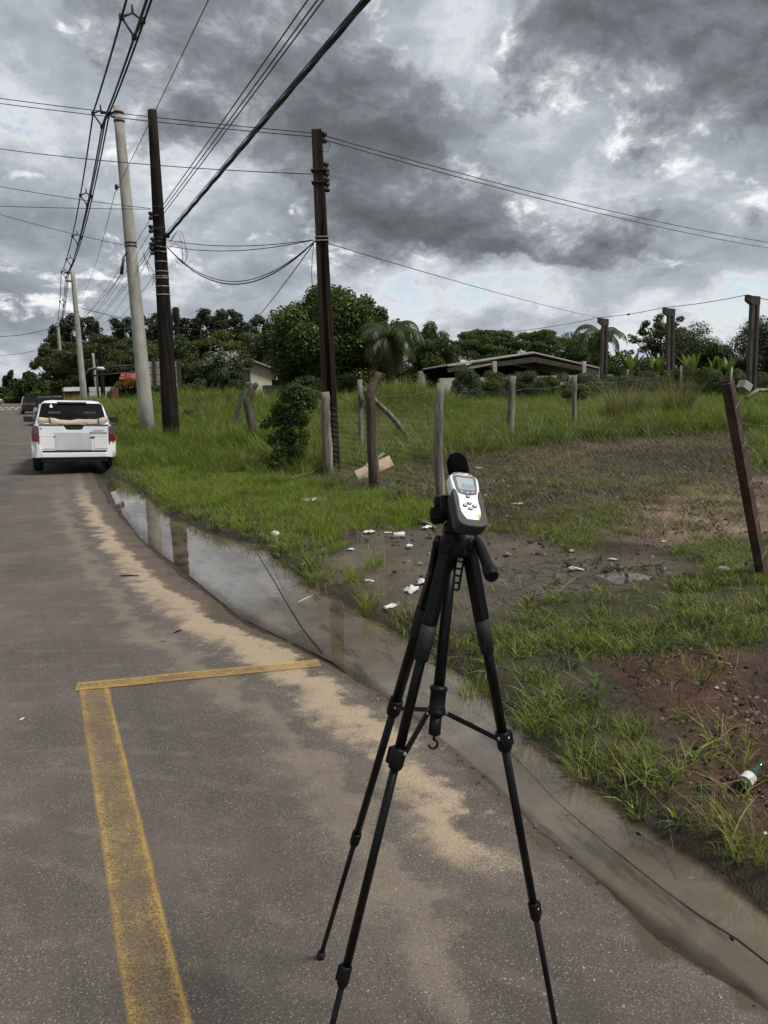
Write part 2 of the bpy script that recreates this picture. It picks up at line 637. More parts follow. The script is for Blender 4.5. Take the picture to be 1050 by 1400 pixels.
vor = G.n('ShaderNodeTexVoronoi', {'Vector': G.vmath('ADD', P, G.vmath('SCALE', G.noise(P, 5., 5, .6, out='Color'), scale=.34)), 'Scale': 6.0}, feature='DISTANCE_TO_EDGE')
crk = G.math('MULTIPLY', G.math('MULTIPLY', G.mrange(vor.outputs['Distance'], .0, G.mrange(n1, .4, .6, .02, .09), 1, 0), G.mrange(n2, .36, .52, .2, 1.)), at_('crack'))
c = G.mix(G.math('MULTIPLY', crk, .85), c, (.018, .014, .011))
c = G.mix(G.math('MULTIPLY', at_('wet'), .62), c, G.mix(1.0, c, (.62, .55, .48), 'MULTIPLY'))
h = G.math('ADD', G.math('MULTIPLY', n2, .5), G.math('MULTIPLY', n3, .35))
h = G.math('SUBTRACT', h, G.math('MULTIPLY', crk, .9))
bmp = G.n('ShaderNodeBump', {'Strength': 1., 'Distance': .05, 'Height': h})
rgh = G.mrange(at_('wet'), 0., 1., .95, .42)
p = G.n('ShaderNodeBsdfPrincipled', {'Base Color': c, 'Roughness': rgh, 'Normal': bmp.outputs[0], 'Specular IOR Level': .35})
finish(G, p.outputs[0])

gx = axis_grid(-260, .84, 5.6, 420, .03, 1.075)
gy = axis_grid(-4, 1.0, 9.2, 620, .033, 1.055)
GX, GY = np.meshgrid(gx, gy)
GZ = terrain(GX, GY)
zn = zones(GX, GY)
dl = np.interp(GY, LY, LX); dr = np.interp(GY, RY, RX)
wet = np.maximum(sstep(.06, -.005, GZ - ZW) * (GX > np.interp(GY, EY, EX) - .05), .75 * zn['crack'] * (fbm(GX, GY, 1.5, 3, 41) > .35))
wet = np.maximum(wet, .55 * zn['mud'] * sstep(.35, .6, fbm(GX, GY, 1.3, 3, 42)))
GZ = GZ + (zn['bare'] + .8 * zn['mud'] + .6 * zn['red2']) * (.05 * (fbm(GX, GY, 7., 4, 91, .62) - .5) + .035 * np.abs(fbm(GX, GY, 2.2, 3, 92) - .5) * 2 - .015)
GZ = GZ - .07 * zn['pud']
left = (GX < -8).astype(float)
ground = grid_mesh('ground', GX, GY, GZ, mg, dict(red=zn['red'], red2=zn['red2'], mud=zn['mud'], crack=zn['crack'], wet=wet,
                   green=np.clip(zn['lawn'] + zn['field'] + .75 * zn['grr'] + left, 0, 1)))
tag(ground, kind='structure')

# --- road
mr, G = new_mat('asphalt')
P = G.n('ShaderNodeNewGeometry').outputs['Position']
PX = G.n('ShaderNodeSeparateXYZ', {0: P})
E_ = G.n('ShaderNodeAttribute', attribute_name='edge').outputs['Fac']
n1 = G.noise(P, 1.1, 6, .6); n2 = G.noise(P, 6., 6, .65); n3 = G.noise(P, 160., 3, .7)
lanes = G.noise(G.vmath('MULTIPLY', P, (1.9, .10, 1.)), 1., 4, .55)
base = G.ramp(n1, [(.3, (.078, .064, .054)), (.5, (.104, .087, .073)), (.72, (.138, .116, .098))])
base = G.mix(G.mrange(lanes, .50, .68, 0, .5), base, (.135, .118, .100))
base = G.mix(G.mrange(lanes, .46, .32, 0, .45), base, (.050, .046, .043))
# pale aggregate showing through, with dark pits
v1 = G.n('ShaderNodeTexVoronoi', {'Vector': P, 'Scale': 150.}, feature='F1')
st = G.n('ShaderNodeSeparateXYZ', {0: v1.outputs['Color']}).outputs[0]
v2 = G.n('ShaderNodeTexVoronoi', {'Vector': P, 'Scale': 85.}, feature='F1')
st2 = G.n('ShaderNodeSeparateXYZ', {0: v2.outputs['Color']}).outputs[1]
agg = G.math('MAXIMUM', G.math('MULTIPLY', G.mrange(v1.outputs['Distance'], .2, .5, 1, 0), G.mrange(st, .45, .85)), G.math('MULTIPLY', G.mrange(v2.outputs['Distance'], .15, .4, 1, 0), G.mrange(st2, .72, .95)))
agg = G.math('MULTIPLY', agg, G.mrange(n2, .35, .62, .35, 1.0))
base = G.mix(G.math('MULTIPLY', agg, .8), base, (.36, .315, .265))
base = G.mix(G.mrange(n3, .48, .34, 0, .85), base, (.032, .029, .027))
dust = G.math('MULTIPLY', G.mrange(n2, .58, .74), G.mrange(n1, .45, .6))
dust2 = G.mrange(G.noise(P, .55, 7, .68), .50, .66)
base = G.mix(G.math('MULTIPLY', dust, .55), base, (.20, .17, .135))
base = G.mix(G.math('MULTIPLY', dust2, .22), base, (.155, .128, .10))
arc = G.n('ShaderNodeTexWave', {'Vector': G.vmath('ADD', G.vmath('ADD', P, (2.4, 1.0, 0.)), G.vmath('SCALE', G.noise(P, .8, 3, .5, out='Color'), scale=.6)), 'Scale': 1.3, 'Distortion': 1.5, 'Detail': 3.}, wave_type='RINGS', rings_direction='Z')
base = G.mix(G.math('MULTIPLY', G.mrange(arc.outputs['Fac'], .80, 1.0), G.math('MULTIPLY', G.mrange(n2, .40, .6), .22)), base, (.21, .18, .145))
# washed sand along the edge
nw = G.noise(P, 2.4, 7, .62); nw2 = G.noise(P, 9., 6, .68)
ee = G.math('ADD', E_, G.math('ADD', G.math('MULTIPLY', G.math('SUBTRACT', nw, .5), .75), G.math('MULTIPLY', G.math('SUBTRACT', nw2, .5), .26)))
low_ = G.mrange(PX.outputs[1], 1.75, 2.35, .15, 1.0)
near_ = G.mrange(PX.outputs[1], 3.0, 4.6, 1.0, 0.0)
band = G.math('MULTIPLY', G.mrange(G.math('SUBTRACT', ee, G.math('MULTIPLY', near_, .10)), .0, .17), G.mrange(ee, .56, .24))
dens_n = G.mrange(G.noise(P, 210., 2, .7), .34, .56)
band2 = G.math('MULTIPLY', G.mrange(ee, .50, .62), G.mrange(ee, .90, .66))
grain = G.noise(P, 190., 3, .75)
band = G.math('MULTIPLY', band, low_)
sandm = G.math('MAXIMUM', G.math('MULTIPLY', G.mrange(G.math('ADD', band, G.math('MULTIPLY', G.math('SUBTRACT', grain, .5), 2.2)), .25, .95), .9), G.math('MULTIPLY', G.mrange(G.math('ADD', band2, G.math('MULTIPLY', G.math('SUBTRACT', grain, .5), 2.2)), .35, 1.5), .36))
fade = G.mrange(PX.outputs[1], 10.5, 17., 1., 0.12)
sandc = G.ramp(G.noise(P, 260., 2, .7), [(.32, (.20, .145, .09)), (.5, (.40, .305, .20)), (.7, (.58, .475, .35))])
base = G.mix(G.math('MULTIPLY', sandm, fade), base, sandc)
# damp margin beside the water
wetm = G.mrange(G.math('ADD', E_, G.math('MULTIPLY', G.math('ADD', G.math('SUBTRACT', nw2, .5), G.math('SUBTRACT', nw, .5)), .26)), G.mrange(PX.outputs[1], 4.0, 6.5, .085, .26), G.mrange(PX.outputs[1], 4.0, 6.5, .02, .19))
base = G.mix(G.math('MULTIPLY', wetm, .85), base, (.078, .055, .036))
# oil spots
ov = G.n('ShaderNodeTexVoronoi', {'Vector': G.vmath('ADD', P, G.vmath('SCALE', G.noise(P, 14., 3, .5, out='Color'), scale=.05)), 'Scale': 1.15}, feature='F1')
oil = G.mrange(ov.outputs['Distance'], .012, .035, 1, 0)
base = G.mix(G.math('MULTIPLY', oil, .8), base, (.018, .017, .017))
hh = G.math('ADD', G.math('MULTIPLY', n3, .5), G.math('MULTIPLY', agg, .6))
bmp = G.n('ShaderNodeBump', {'Strength': .55, 'Distance': .008, 'Height': hh})
rr = G.mrange(wetm, 0, 1, .86, .5)
p = G.n('ShaderNodeBsdfPrincipled', {'Base Color': base, 'Roughness': rr, 'Normal': bmp.outputs[0], 'Specular IOR Level': .3})
finish(G, p.outputs[0])
ry = axis_grid(-4, .8, 16, 610, .045, 1.06)
ex_ = road_edge(ry)
us = np.concatenate([[-.02, 0.0, .02, .05, .1, .16, .24, .34, .48, .66, .9, 1.2, 1.6, 2.2, 3., 4.2, 6., 8., 10.]])
RXg = ex_[:, None] - us[None, :]
RYg = np.repeat(ry[:, None], len(us), 1)
RZg = road_z(RXg) + .004 * (fbm(RXg, RYg, 2., 3, 51) - .5)
RZg[:, 0] = -.075
RZg[:, 1] -= .006
o = grid_mesh('road', RXg[:, ::-1], RYg[:, ::-1], RZg[:, ::-1], mr, dict(edge=np.repeat(us[None, :], len(ry), 0)[:, ::-1]))
tag(o, kind='structure')

# --- water standing in the gutter
mw, G = new_mat('muddy_water')
P = G.n('ShaderNodeNewGeometry').outputs['Position']
nz = G.noise(P, 2.5, 6, .6); nf = G.noise(G.vmath('MULTIPLY', P, (9., 2.2, 1.)), 1., 6, .65)
c = G.ramp(nz, [(.3, (.074, .058, .038)), (.5, (.106, .086, .058)), (.7, (.148, .122, .086))])
c = G.mix(G.mrange(nf, .50, .64, 0, .75), c, (.040, .031, .021))
b = G.n('ShaderNodeBump', {'Strength': .035, 'Distance': .02, 'Height': G.noise(P, 5., 2, .5)})
p = G.n('ShaderNodeBsdfPrincipled', {'Base Color': c, 'Roughness': .025, 'IOR': 1.34, 'Specular IOR Level': .95, 'Normal': b.outputs[0]})
tr = G.n('ShaderNodeBsdfTransparent', {0: (.80, .74, .62, 1)})
edge = G.n('ShaderNodeAttribute', attribute_name='depth').outputs['Fac']
fr = G.n('ShaderNodeFresnel', {'IOR': 1.34})
thin = G.math('MULTIPLY', G.mrange(edge, .0, .05, .75, .0), G.math('SUBTRACT', 1.0, G.math('MINIMUM', G.math('MULTIPLY', fr.outputs[0], 1.4), 1.0)))
mx = G.n('ShaderNodeMixShader', {0: thin, 1: p.outputs[0], 2: tr.outputs[0]})
finish(G, mx.outputs[0])
wy = np.concatenate([np.arange(-1.5, 9, .08), np.arange(9, 16.6, .16)])
us = np.linspace(-.12, 1.25, 22)
wl = np.interp(wy, LY, LX); wr = np.interp(wy, RY, RX)
WX = wl[:, None] + np.clip(us, 0, 1)[None, :] * (wr - wl)[:, None] + np.minimum(us, 0)[None, :] * .6 + np.maximum(us - 1, 0)[None, :] * 1.2
WY = np.repeat(wy[:, None], len(us), 1)
dep = np.clip(ZW - terrain(WX, WY), 0, .2)
o = grid_mesh('water', WX, WY, np.full(WX.shape, ZW), mw, dict(depth=dep))
tag(o, kind='structure')
pc = Z_PUD.mean(0)
q = np.array([[pc[0] + sx * .55, pc[1] + sy * .4] for sy in (-1, 1) for sx in (-1, 1)])
pz = float(terrain(pc[0], pc[1])) - .035
PXg = np.linspace(pc[0] - .6, pc[0] + .6, 8); PYg = np.linspace(pc[1] - .5, pc[1] + .5, 8)
A, B = np.meshgrid(PXg, PYg)
o = grid_mesh('puddle', A, B, np.full(A.shape, pz), mw, dict(depth=np.full(A.shape, .2)))
tag(o, kind='structure')

# --- yellow parking lines, worn in the middle
my, G = new_mat('worn_yellow_paint')
P = G.n('ShaderNodeNewGeometry').outputs['Position']
u = G.n('ShaderNodeAttribute', attribute_name='across').outputs['Fac']
wn = G.n('ShaderNodeAttribute', attribute_name='wear').outputs['Fac']
n1 = G.noise(P, 130., 4, .75); n2 = G.noise(P, 5., 5, .65)
nstr = G.noise(G.vmath('MULTIPLY', P, (60., 6., 1.)), 1., 3, .6)
mid = G.mrange(G.math('ABSOLUTE', u), .35, .95, .0, .13)
th = G.math('ADD', G.math('ADD', G.math('MULTIPLY', n1, .62), G.math('MULTIPLY', n2, .34)), mid)
th = G.math('ADD', th, G.math('MULTIPLY', nstr, .14))
rag = G.mrange(G.math('ADD', G.math('ABSOLUTE', u), G.math('MULTIPLY', G.math('SUBTRACT', n1, .5), .5)), .80, 1.0, 1., 0.)
cov = G.math('MULTIPLY', rag, G.mrange(G.math('SUBTRACT', th, wn), .42, .74))
rgt = G.mrange(u, .62, .9, 0., .5)
cov = G.math('MINIMUM', G.math('ADD', G.math('ADD', cov, G.math('MULTIPLY', rag, .16)), G.math('MULTIPLY', rgt, rag)), 1.0)
colr = G.ramp(n2, [(.3, (.40, .245, .065)), (.6, (.52, .335, .095)), (.8, (.42, .32, .16))])
p = G.n('ShaderNodeBsdfPrincipled', {'Base Color': colr, 'Roughness': .8, 'Specular IOR Level': .3})
tr = G.n('ShaderNodeBsdfTransparent')
mx = G.n('ShaderNodeMixShader', {0: G.math('MULTIPLY', G.math('MULTIPLY', cov, .68), G.mrange(n1, .36, .5, .25, 1.0)), 1: tr.outputs[0], 2: p.outputs[0]})
finish(G, mx.outputs[0])


def painted_strip(name, A, B, w, wear, label=None, mat=None, zz=.004):
    A = np.asarray(A[:2], float); B = np.asarray(B[:2], float)
    L = np.linalg.norm(B - A); n = max(2, int(L / .08))
    d = (B - A) / L; s = np.array([d[1], -d[0]])
    ts = np.linspace(0, L, n); vs = np.linspace(-1, 1, 9)
    wob = .010 * (fbm(ts, ts * 0, 4., 3, 61) - .5)
    X = A[0] + d[0] * ts[:, None] + s[0] * (vs[None, :] * w / 2 + wob[:, None]); Y = A[1] + d[1] * ts[:, None] + s[1] * (vs[None, :] * w / 2 + wob[:, None])
    X = X[:, ::-1]; Y = Y[:, ::-1]
    Zg = road_z(X) + .004 * (fbm(X, Y, 2., 3, 51) - .5) + zz
    o = grid_mesh(name, X, Y, Zg, mat or my, dict(across=np.repeat(vs[None, ::-1], n, 0), wear=np.full(X.shape, wear)))
    o['kind'] = 'structure'
    if label: o['label'] = label
    return o


painted_strip('parking_line', (.148, .6), (.155, 4.39), .165, .075, 'long worn yellow parking line running along the road')
painted_strip('parking_line', (.07, 4.42), (1.42, 4.20), .13, -.03, 'short bright yellow parking line reaching the water edge', zz=.0075)
mwh = pbr('worn_white_paint', (.55, .55, .53), (.35, .34, .33), 12., .8)
for row, yy in enumerate((101., 116.)):
    for k in range(13):
        xx = -8.0 + k * .75
        painted_strip('crossing_stripe', (xx, yy - 2.2), (xx, yy + 2.2), .42, 0., mat=mwh, zz=.012)

# ------------------------------------------------------------------ shared materials
M_conc = pbr('pale_concrete', (.24, .225, .195), (.37, .35, .305), 5., .9, .5, stretch=(1, 1, .35))
M_wood = pbr('dark_pole_wood', (.005, .0045, .004), (.024, .019, .016), 14., .9, .8, spec=.12, stretch=(1, 1, .06))
M_wood2 = pbr('weathered_brown_wood', (.030, .022, .016), (.120, .092, .066), 14., .9, .8, stretch=(1, 1, .08))
M_grey = pbr('weathered_grey_wood', (.075, .064, .050), (.28, .25, .205), 12., .9, .8, stretch=(1, 1, .10))
M_rust = pbr('rusty_iron', (.018, .010, .007), (.085, .042, .025), 9., .85, .5)
M_iron = pbr('dark_iron', (.016, .016, .017), (.035, .034, .034), 20., .6, .2, metal=.4)
M_cable = pbr('black_cable', (.012, .012, .013), (.022, .022, .023), 10., .6)
M_galv = pbr('galvanised_wire', (.22, .215, .20), (.34, .33, .31), 30., .6, metal=.5)
M_white = pbr('white_paint', (.72, .72, .70), (.55, .55, .52), 4., .7)
M_wall = pbr('stained_white_wall', (.42, .40, .365), (.24, .225, .20), 3., .9, .3)
M_yel = pbr('yellow_paint', (.55, .42, .02), (.45, .33, .03), 14., .7)
M_black = pbr('black_plastic', (.004, .004, .0045), (.007, .007, .008), 40., .45, .05, spec=.18)
M_blackm = pbr('black_anodised', (.003, .003, .0035), (.006, .006, .007), 60., .36, .02, metal=.0, spec=.22)
M_rub = pbr('black_rubber', (.005, .005, .005), (.010, .010, .010), 40., .75, .2)
M_foam = pbr('black_foam', (.004, .004, .004), (.009, .009, .009), 220., 1., 1., spec=.05)
M_steel = pbr('bright_steel', (.5, .5, .5), (.6, .6, .6), 30., .3, metal=1.)


def gz(x, y): return float(terrain(x, y))


# ------------------------------------------------------------------ utility poles
def ring(mb, c, ax, r, h=.05):
    mb.lathe(c, ax, [(r * .98, -h / 2), (r * 1.06, -h / 2), (r * 1.06, h / 2), (r * .98, h / 2)], 12)


def pole(label, top, base, rb, rt, mat, name='utility_pole', group=None, n=14, square=False):
    top = np.asarray(top, float); base = np.asarray(base, float)
    t = thing(name, label, 'utility pole', base, group)
    mb = MB()
    k = 10
    pts = [base + (top - base) * (i / k) + np.array([0, 0, -.3 if i == 0 else 0]) for i in range(k + 1)]
    mb.tube(pts, [rb + (rt - rb) * i / k for i in range(k + 1)], 4 if square else n, smooth=not square)
    mb.build('shaft', mat, t)
    return t


def insulator(mb, c, ax=(0, 0, 1), s=1.):
    mb.lathe(c, ax, [(.02 * s, -.10 * s), (.055 * s, -.09 * s), (.06 * s, -.04 * s), (.028 * s, -.01 * s), (.028 * s, .01 * s), (.06 * s, .04 * s), (.055 * s, .09 * s), (.02 * s, .10 * s)], 10)


# near concrete pole
bC = at(203, 598, 22.6); bC = np.array([bC[0], bC[1], gz(bC[0], bC[1])])
tC = at(161, 146, 22.9)
pC = pole('thick pale concrete utility pole with a yellow mark, leaning beside the pickup', tC, bC, .205, .125, M_conc)


def on(b, t_, py_top, py_bot, py):           # a point of a pole by its picture height
    f = (py - py_bot) / (py_top - py_bot)
    d1 = np.dot(b - EYE, fw); d2 = np.dot(t_ - EYE, fw)
    return b + (t_ - b) * f


axC = (tC - bC) / np.linalg.norm(tC - bC)
yb = 600
mk = on(bC, tC, 146, 640, 530)
# painted mark: a curved yellow patch on the near side of the shaft
mb = MB(); u_ = np.cross(axC, -fw); u_ /= np.linalg.norm(u_); w_ = np.cross(u_, axC)
pts = []
rr_ = .176
for j in range(2):
    for i in range(7):
        a = radians(-150 + 13 * i)
        pts.append(mk + axC * (.14 * (j * 2 - 1)) + (u_ * cos(a + pi / 2 + .3) * 1 - fw * 0 + np.cross(axC, u_) * sin(a + pi / 2 + .3)) * (rr_ + .004))
mb.add(pts, [(i, i + 1, i + 8, i + 7) for i in range(6)])
mb.build('painted_mark', M_yel, pC)
mb = MB()
armz = on(bC, tC, 146, 640, 155)
A0 = at(137, 154, armz[1])
mb.tube([armz, A0], .035, 6); mb.tube([on(bC, tC, 146, 640, 168), armz + (A0 - armz) * .55], .025, 6)
mb.build('arm', M_iron, pC)
for py in (155, 167, 345, 350):
    mb = MB(); ring(mb, on(bC, tC, 146, 640, py), axC, .135 if py < 200 else .155); mb.build('clamp_band', M_iron, pC)
mb = MB(); q = on(bC, tC, 146, 640, 262); mb.tube([q, q + u_ * 0 - RGT * .24], .018, 6); mb.lathe(q - RGT * .24, (0, 0, 1), [(.03, -.07), (.05, 0), (.03, .07)], 8); mb.build('bracket', M_iron, pC)
mb = MB(); q = on(bC, tC, 146, 640, 348); q2 = at(169, 352, q[1] - .2); mb.tube([q, q2], .02, 6); mb.tube([q2, at(166, 375, q[1] - .2)], [.03, .05], 7); mb.build('cable_clamp', M_iron, pC)

# farther concrete poles in the row
pole('slim pale concrete utility pole rising behind the roof of the pickup', at(99, 369, 50), (lambda p: np.array([p[0], p[1], gz(p[0], p[1])]))(at(116, 556, 50)), .20, .12, M_conc)
_t = [o for o in col.objects if o.name.startswith('utility_pole')][-1]
mb = MB(); p0 = at(100, 373, 50); p1 = at(88, 373, 50); mb.tube([p0, p1], .05, 6); mb.build('arm', M_iron, _t)
mb = MB(); mb.tube([at(101, 385, 50), at(90, 384, 50)], .05, 6); mb.build('arm', M_iron, _t)
P_c2 = p1
pole('thin concrete utility pole before the far dark trees, third from the camera', at(79, 443, 88), (lambda p: np.array([p[0], p[1], gz(p[0], p[1])]))(at(88, 552, 88)), .24, .13, M_conc)
_t = [o for o in col.objects if o.name.startswith('utility_pole') and o.parent is None][-1]
mb = MB(); mb.box(at(84, 541, 87.7), (.5, .1, .35)); mb.build('meter_box', M_white, _t)
for lab, tp, bt, Y, r in (('distant brownish pole just left of the slim concrete one', (76, 515), (79, 552), 118, .26),
                          ('distant white pole left of the brownish distant pole', (71, 518), (74, 553), 150, .24),
                          ('small far white pole at the left end of the pole row', (66, 528), (69, 553), 200, .24)):
    p = at(*bt, Y)
    pole(lab, at(*tp, Y), (p[0], p[1], gz(p[0], p[1])), r, r * .8, M_wood2 if 'brownish' in lab else M_conc, n=8)

# near wooden pole with the cable bundles
bD = at(235, 606, 19.6); bD = np.array([bD[0], bD[1], gz(bD[0], bD[1])])
tD = at(208, 151, 19.8)
pD = pole('tall dark wooden utility pole with wire wraps, next to the pale concrete pole', tD, bD, .215, .105, M_wood)
axD = (tD - bD) / np.linalg.norm(tD - bD)
YB = 640
for py in (288, 318, 332, 345, 352, 366, 380, 387, 390, 402, 414):
    f = (py - YB) / (151 - YB)
    mb = MB(); ring(mb, bD + (tD - bD) * f, axD, .215 - .11 * f, .022); mb.build('wire_wrap', M_galv if py > 340 else M_iron, pD)
for (px, py) in ((206, 295), (206, 313), (209, 330), (207, 337), (208, 343)):
    mb = MB(); c = at(px, py, 19.65); insulator(mb, c, (0, 0, 1), .95); mb.tube([c, c + RGT * .2], .02, 5); mb.build('insulator', M_iron, pD)
mb = MB(); c = at(228, 322, 19.6); mb.tube([c - RGT * .12, c + RGT * .06], .03, 6); mb.lathe(c, (1, 0, 0), [(.02, -.07), (.06, -.05), (.06, .05), (.02, .07)], 10); mb.build('cable_clamp', M_iron, pD)

# wooden pole on the fence line (rail-like with a groove)
bM = hit(455, 645); tM = at(433, 178, bM[1])
pM = thing('utility_pole', 'dark grooved wooden pole on the fence line with insulators on its right side', 'utility pole', bM)
axM = (tM - bM) / np.linalg.norm(tM - bM)
sideM = RGT - axM * np.dot(RGT, axM); sideM /= np.linalg.norm(sideM); frM = np.cross(axM, sideM)   # points away from the camera or towards it
if np.dot(frM, fw) > 0: frM = -frM
mb = MB()


def H_ring(c, hw, hd, g):
    pr = [(-hw, hd), (-hw, -hd), (hw, -hd), (hw, hd), (hw * .36, hd), (hw * .30, hd - g), (-hw * .30, hd - g), (-hw * .36, hd)]
    return [c + sideM * a + frM * b for a, b in pr]


mb.loft([H_ring(bM - axM * .3, .145, .12, .05), H_ring(bM + (tM - bM) * .5, .112, .095, .045), H_ring(bM + (tM - bM) * .72, .098, .085, .035), H_ring(bM + (tM - bM) * .74, .098, .085, .004), H_ring(tM, .083, .075, .003)], smooth=False)
mb.build('shaft', M_wood2 if False else pbr('grooved_pole_wood', (.008, .006, .005), (.040, .030, .022), 12., .9, .8, spec=.12, stretch=(1, 1, .06)), pM, bevel=.008)
fM = lambda py: bM + (tM - bM) * ((py - 660) / (178 - 660))
for py in (232, 248, 322, 327):
    mb = MB(); c = fM(py); mb.box(c, (.25 if py < 300 else .23, .21, .018), np.stack([sideM, -frM, axM], 1)); mb.build('band', M_iron if py < 300 else M_galv, pM)
for (px, py) in ((443, 188),):
    mb = MB(); c = at(px, py, bM[1] - .02); insulator(mb, c, (0, 0, 1), .9); mb.tube([c + np.array([0, 0, .06]), c - RGT * .12 + np.array([0, 0, .06])], .01, 5); mb.tube([c - np.array([0, 0, .06]), c - RGT * .12 - np.array([0, 0, .06])], .01, 5); mb.build('insulator', M_iron, pM)
mb = MB(); q0 = at(446, 224, bM[1] - .03); q1 = at(447.5, 261, bM[1] - .03); mb.tube([q0, q1], .009, 5)
for py in (226, 238, 251, 258):
    c = q0 + (q1 - q0) * (py - 224) / 37.; mb.tube([c, c - RGT * .12], .008, 5)
rk = mb.build('insulator_rack', M_iron, pM)
for py in (229, 242, 256):
    mb = MB(); insulator(mb, q0 + (q1 - q0) * (py - 224) / 37., (0, 0, 1), .8); mb.build('insulator', M_iron, rk)
mb = MB(); a = hit(461, 640) + np.array([-.02, -.16, 0]); mb.box(at(459.5, 628, a[1]), (.06, .012, .5), None, .6); mb.box(at(462, 603, a[1]), (.03, .012, .45)); mb.build('hanging_strip', M_galv, pM)

# far dark poles
for lab, tp, bt, Y, r in (('dark wooden pole with insulators standing above the eucalyptus row', (240, 420), (247, 540), 62, .22),
                          ('dark wooden pole before the flowering tree crown, near the panel wall', (136, 470), (142, 552), 58, .17),
                          ('thin pale pole left of the dark pole near the panel wall', (127, 483), (133, 548), 66, .12)):
    p = at(*bt, Y)
    t = pole(lab, at(*tp, Y), (p[0], p[1], gz(p[0], p[1])), r, r * .85, M_conc if 'pale' in lab else M_wood, n=8)
    if 'insulators' in lab:
        for s in (-1, 1):
            for k in range(4):
                mb = MB(); c = at(240 + s * 4.0, 424 + k * 4.5, Y); insulator(mb, c, (0, 0, 1), 1.3); mb.tube([c, c - RGT * s * .2], .03, 5); mb.build('insulator', M_iron, t)
mb = MB(); pts = [at(118, 511, 49.5), at(122, 505, 49.3), at(129, 503, 49), at(134, 503.5, 48.8)]; mb.tube(pts, .05, 6)
t = thing('street_lamp', 'street lamp arm bending out from the slim concrete pole', 'street lamp', pts[0]); mb.build('arm', M_galv, t)
mb = MB(); mb.lathe(pts[-1], pts[-1] - pts[-2], [(.04, -.1), (.10, .05), (.11, .35), (.03, .5)], 10); mb.build('lamp_head', M_white, t)


# ------------------------------------------------------------------ wires
def sagline(a, b, sag, n=24):
    a = np.asarray(a, float); b = np.asarray(b, float)
    return [a + (b - a) * t + np.array([0, 0, -4 * sag * t * (1 - t)]) for t in np.linspace(0, 1, n)]


def ext(a, b, k):
    a = np.asarray(a, float); b = np.asarray(b, float)
    return a + (b - a) * k


def wire(label, pts, r, group=None, name='overhead_wire', mat=None):
    mb = MB(); mb.tube(pts, r, 5)
    o = mb.build(name, mat or M_cable, origin=pts[0])
    return tag(o, label, 'wire', group)


# spaced bundle on the concrete poles
sb = thing('spaced_cable_bundle', 'bundle of black cables held apart by spacers, carried by the concrete poles', 'cable bundle', A0)
offs = [(-.20, 0.), (.17, .02), (.235, -.03), (-.03, -.27)]
far = P_c2
near_pts = ext(A0, atx(180, 0, A0[0] - .02), 2.6)
third = at(78, 443, 88)
fourth = at(60, 520, 300)
pathB = sagline(near_pts, A0, .25, 26)[:-1] + sagline(A0, far, .55, 22)[:-1] + sagline(far, third, .8, 14)[:-1] + sagline(third, fourth, 2., 10)
for dx, dz in ((-.17, 0.), (.16, .0), (.235, .02), (.03, -.30)):
    mb = MB(); mb.tube([p + np.array([dx, 0, dz]) for p in pathB], .022, 5); mb.build('conductor', M_cable, sb)


def path_at_Y(path, Y):
    for a, b in zip(path[:-1], path[1:]):
        if (a[1] - Y) * (b[1] - Y) <= 0 and a[1] != b[1]:
            return a + (b - a) * ((Y - a[1]) / (b[1] - a[1]))


for Y in (15.9, 23.0, 30.0, 36.5, 43., 49.5, 60., 72., 86.):
    c = path_at_Y(pathB, Y)
    mb = MB(); s = 1.0
    for a, b in (((-.17, 0), (.03, .10)), ((.03, .10), (.20, 0)), ((.20, 0), (.03, -.30)), ((.03, -.30), (-.17, 0)), ((.03, .10), (.03, .24))):
        mb.tube([c + np.array([a[0], 0, a[1]]), c + np.array([b[0], 0, b[1]])], .022, 5)
    for a in ((-.17, 0), (.20, 0), (.03, -.30)):
        mb.box(c + np.array([a[0], 0, a[1]]), (.09, .10, .09))
    mb.build('spacer', M_iron, sb)
c = path_at_Y(pathB, 13.2); mb = MB(); mb.tube([c + np.array([-.17, 0, -.06]), c + np.array([-.3, .1, .02])], .02, 5); mb.build('cable_tie', M_iron, sb); mb = MB(); mb.tube([c + np.array([-.17, -.2, -.03]), c + np.array([-.33, -.25, .03])], .02, 5); mb.build('cable_tie', M_iron, sb)

# three wires and a thick bundle running overhead from the dark pole
g3 = 'thin wires overhead from the dark pole'
for k, (p, q) in enumerate((((221, 283), (416, 0)), ((222, 288), (429, 0)), ((223, 293), (437, 0)))):
    a = at(*p, 19.7); b = atx(*q, a[0] + .12 + .03 * k)
    wire(('leftmost', 'middle', 'rightmost')[k] + ' of the three thin wires running overhead to the dark pole', sagline(a, ext(a, b, 2.4), 0.05), .0095, g3)
a = at(228, 323, 19.6); b = atx(497, 0, a[0] + .1)
t = thing('twisted_cable', 'thick black twisted cable running overhead to the dark wooden pole', 'cable', a)
pth = sagline(a, ext(a, b, 2.4), .03, 90)
for k in range(3):
    mb = MB(); mb.tube([p + np.array([cos(i * .7 + k * 2.1) * .017, 0, sin(i * .7 + k * 2.1) * .017]) for i, p in enumerate(pth)], .019, 5); mb.build('strand', M_cable, t)
wire('thin wire just above the thick overhead cable', sagline(at(226, 320, 19.6), ext(at(226, 320, 19.6), atx(489, 0, 3.38), 2.4), .04), .008)
a = at(157, 264, 22.6); b = atx(280, 0, a[0] + .05)
wire('single faint wire rising past the tops of both near poles', sagline(a, ext(a, b, 2.3), .08), .007)
wire('faint wire going from the concrete pole bracket into the distance', sagline(a, at(113, 405, 52), .3), .008)

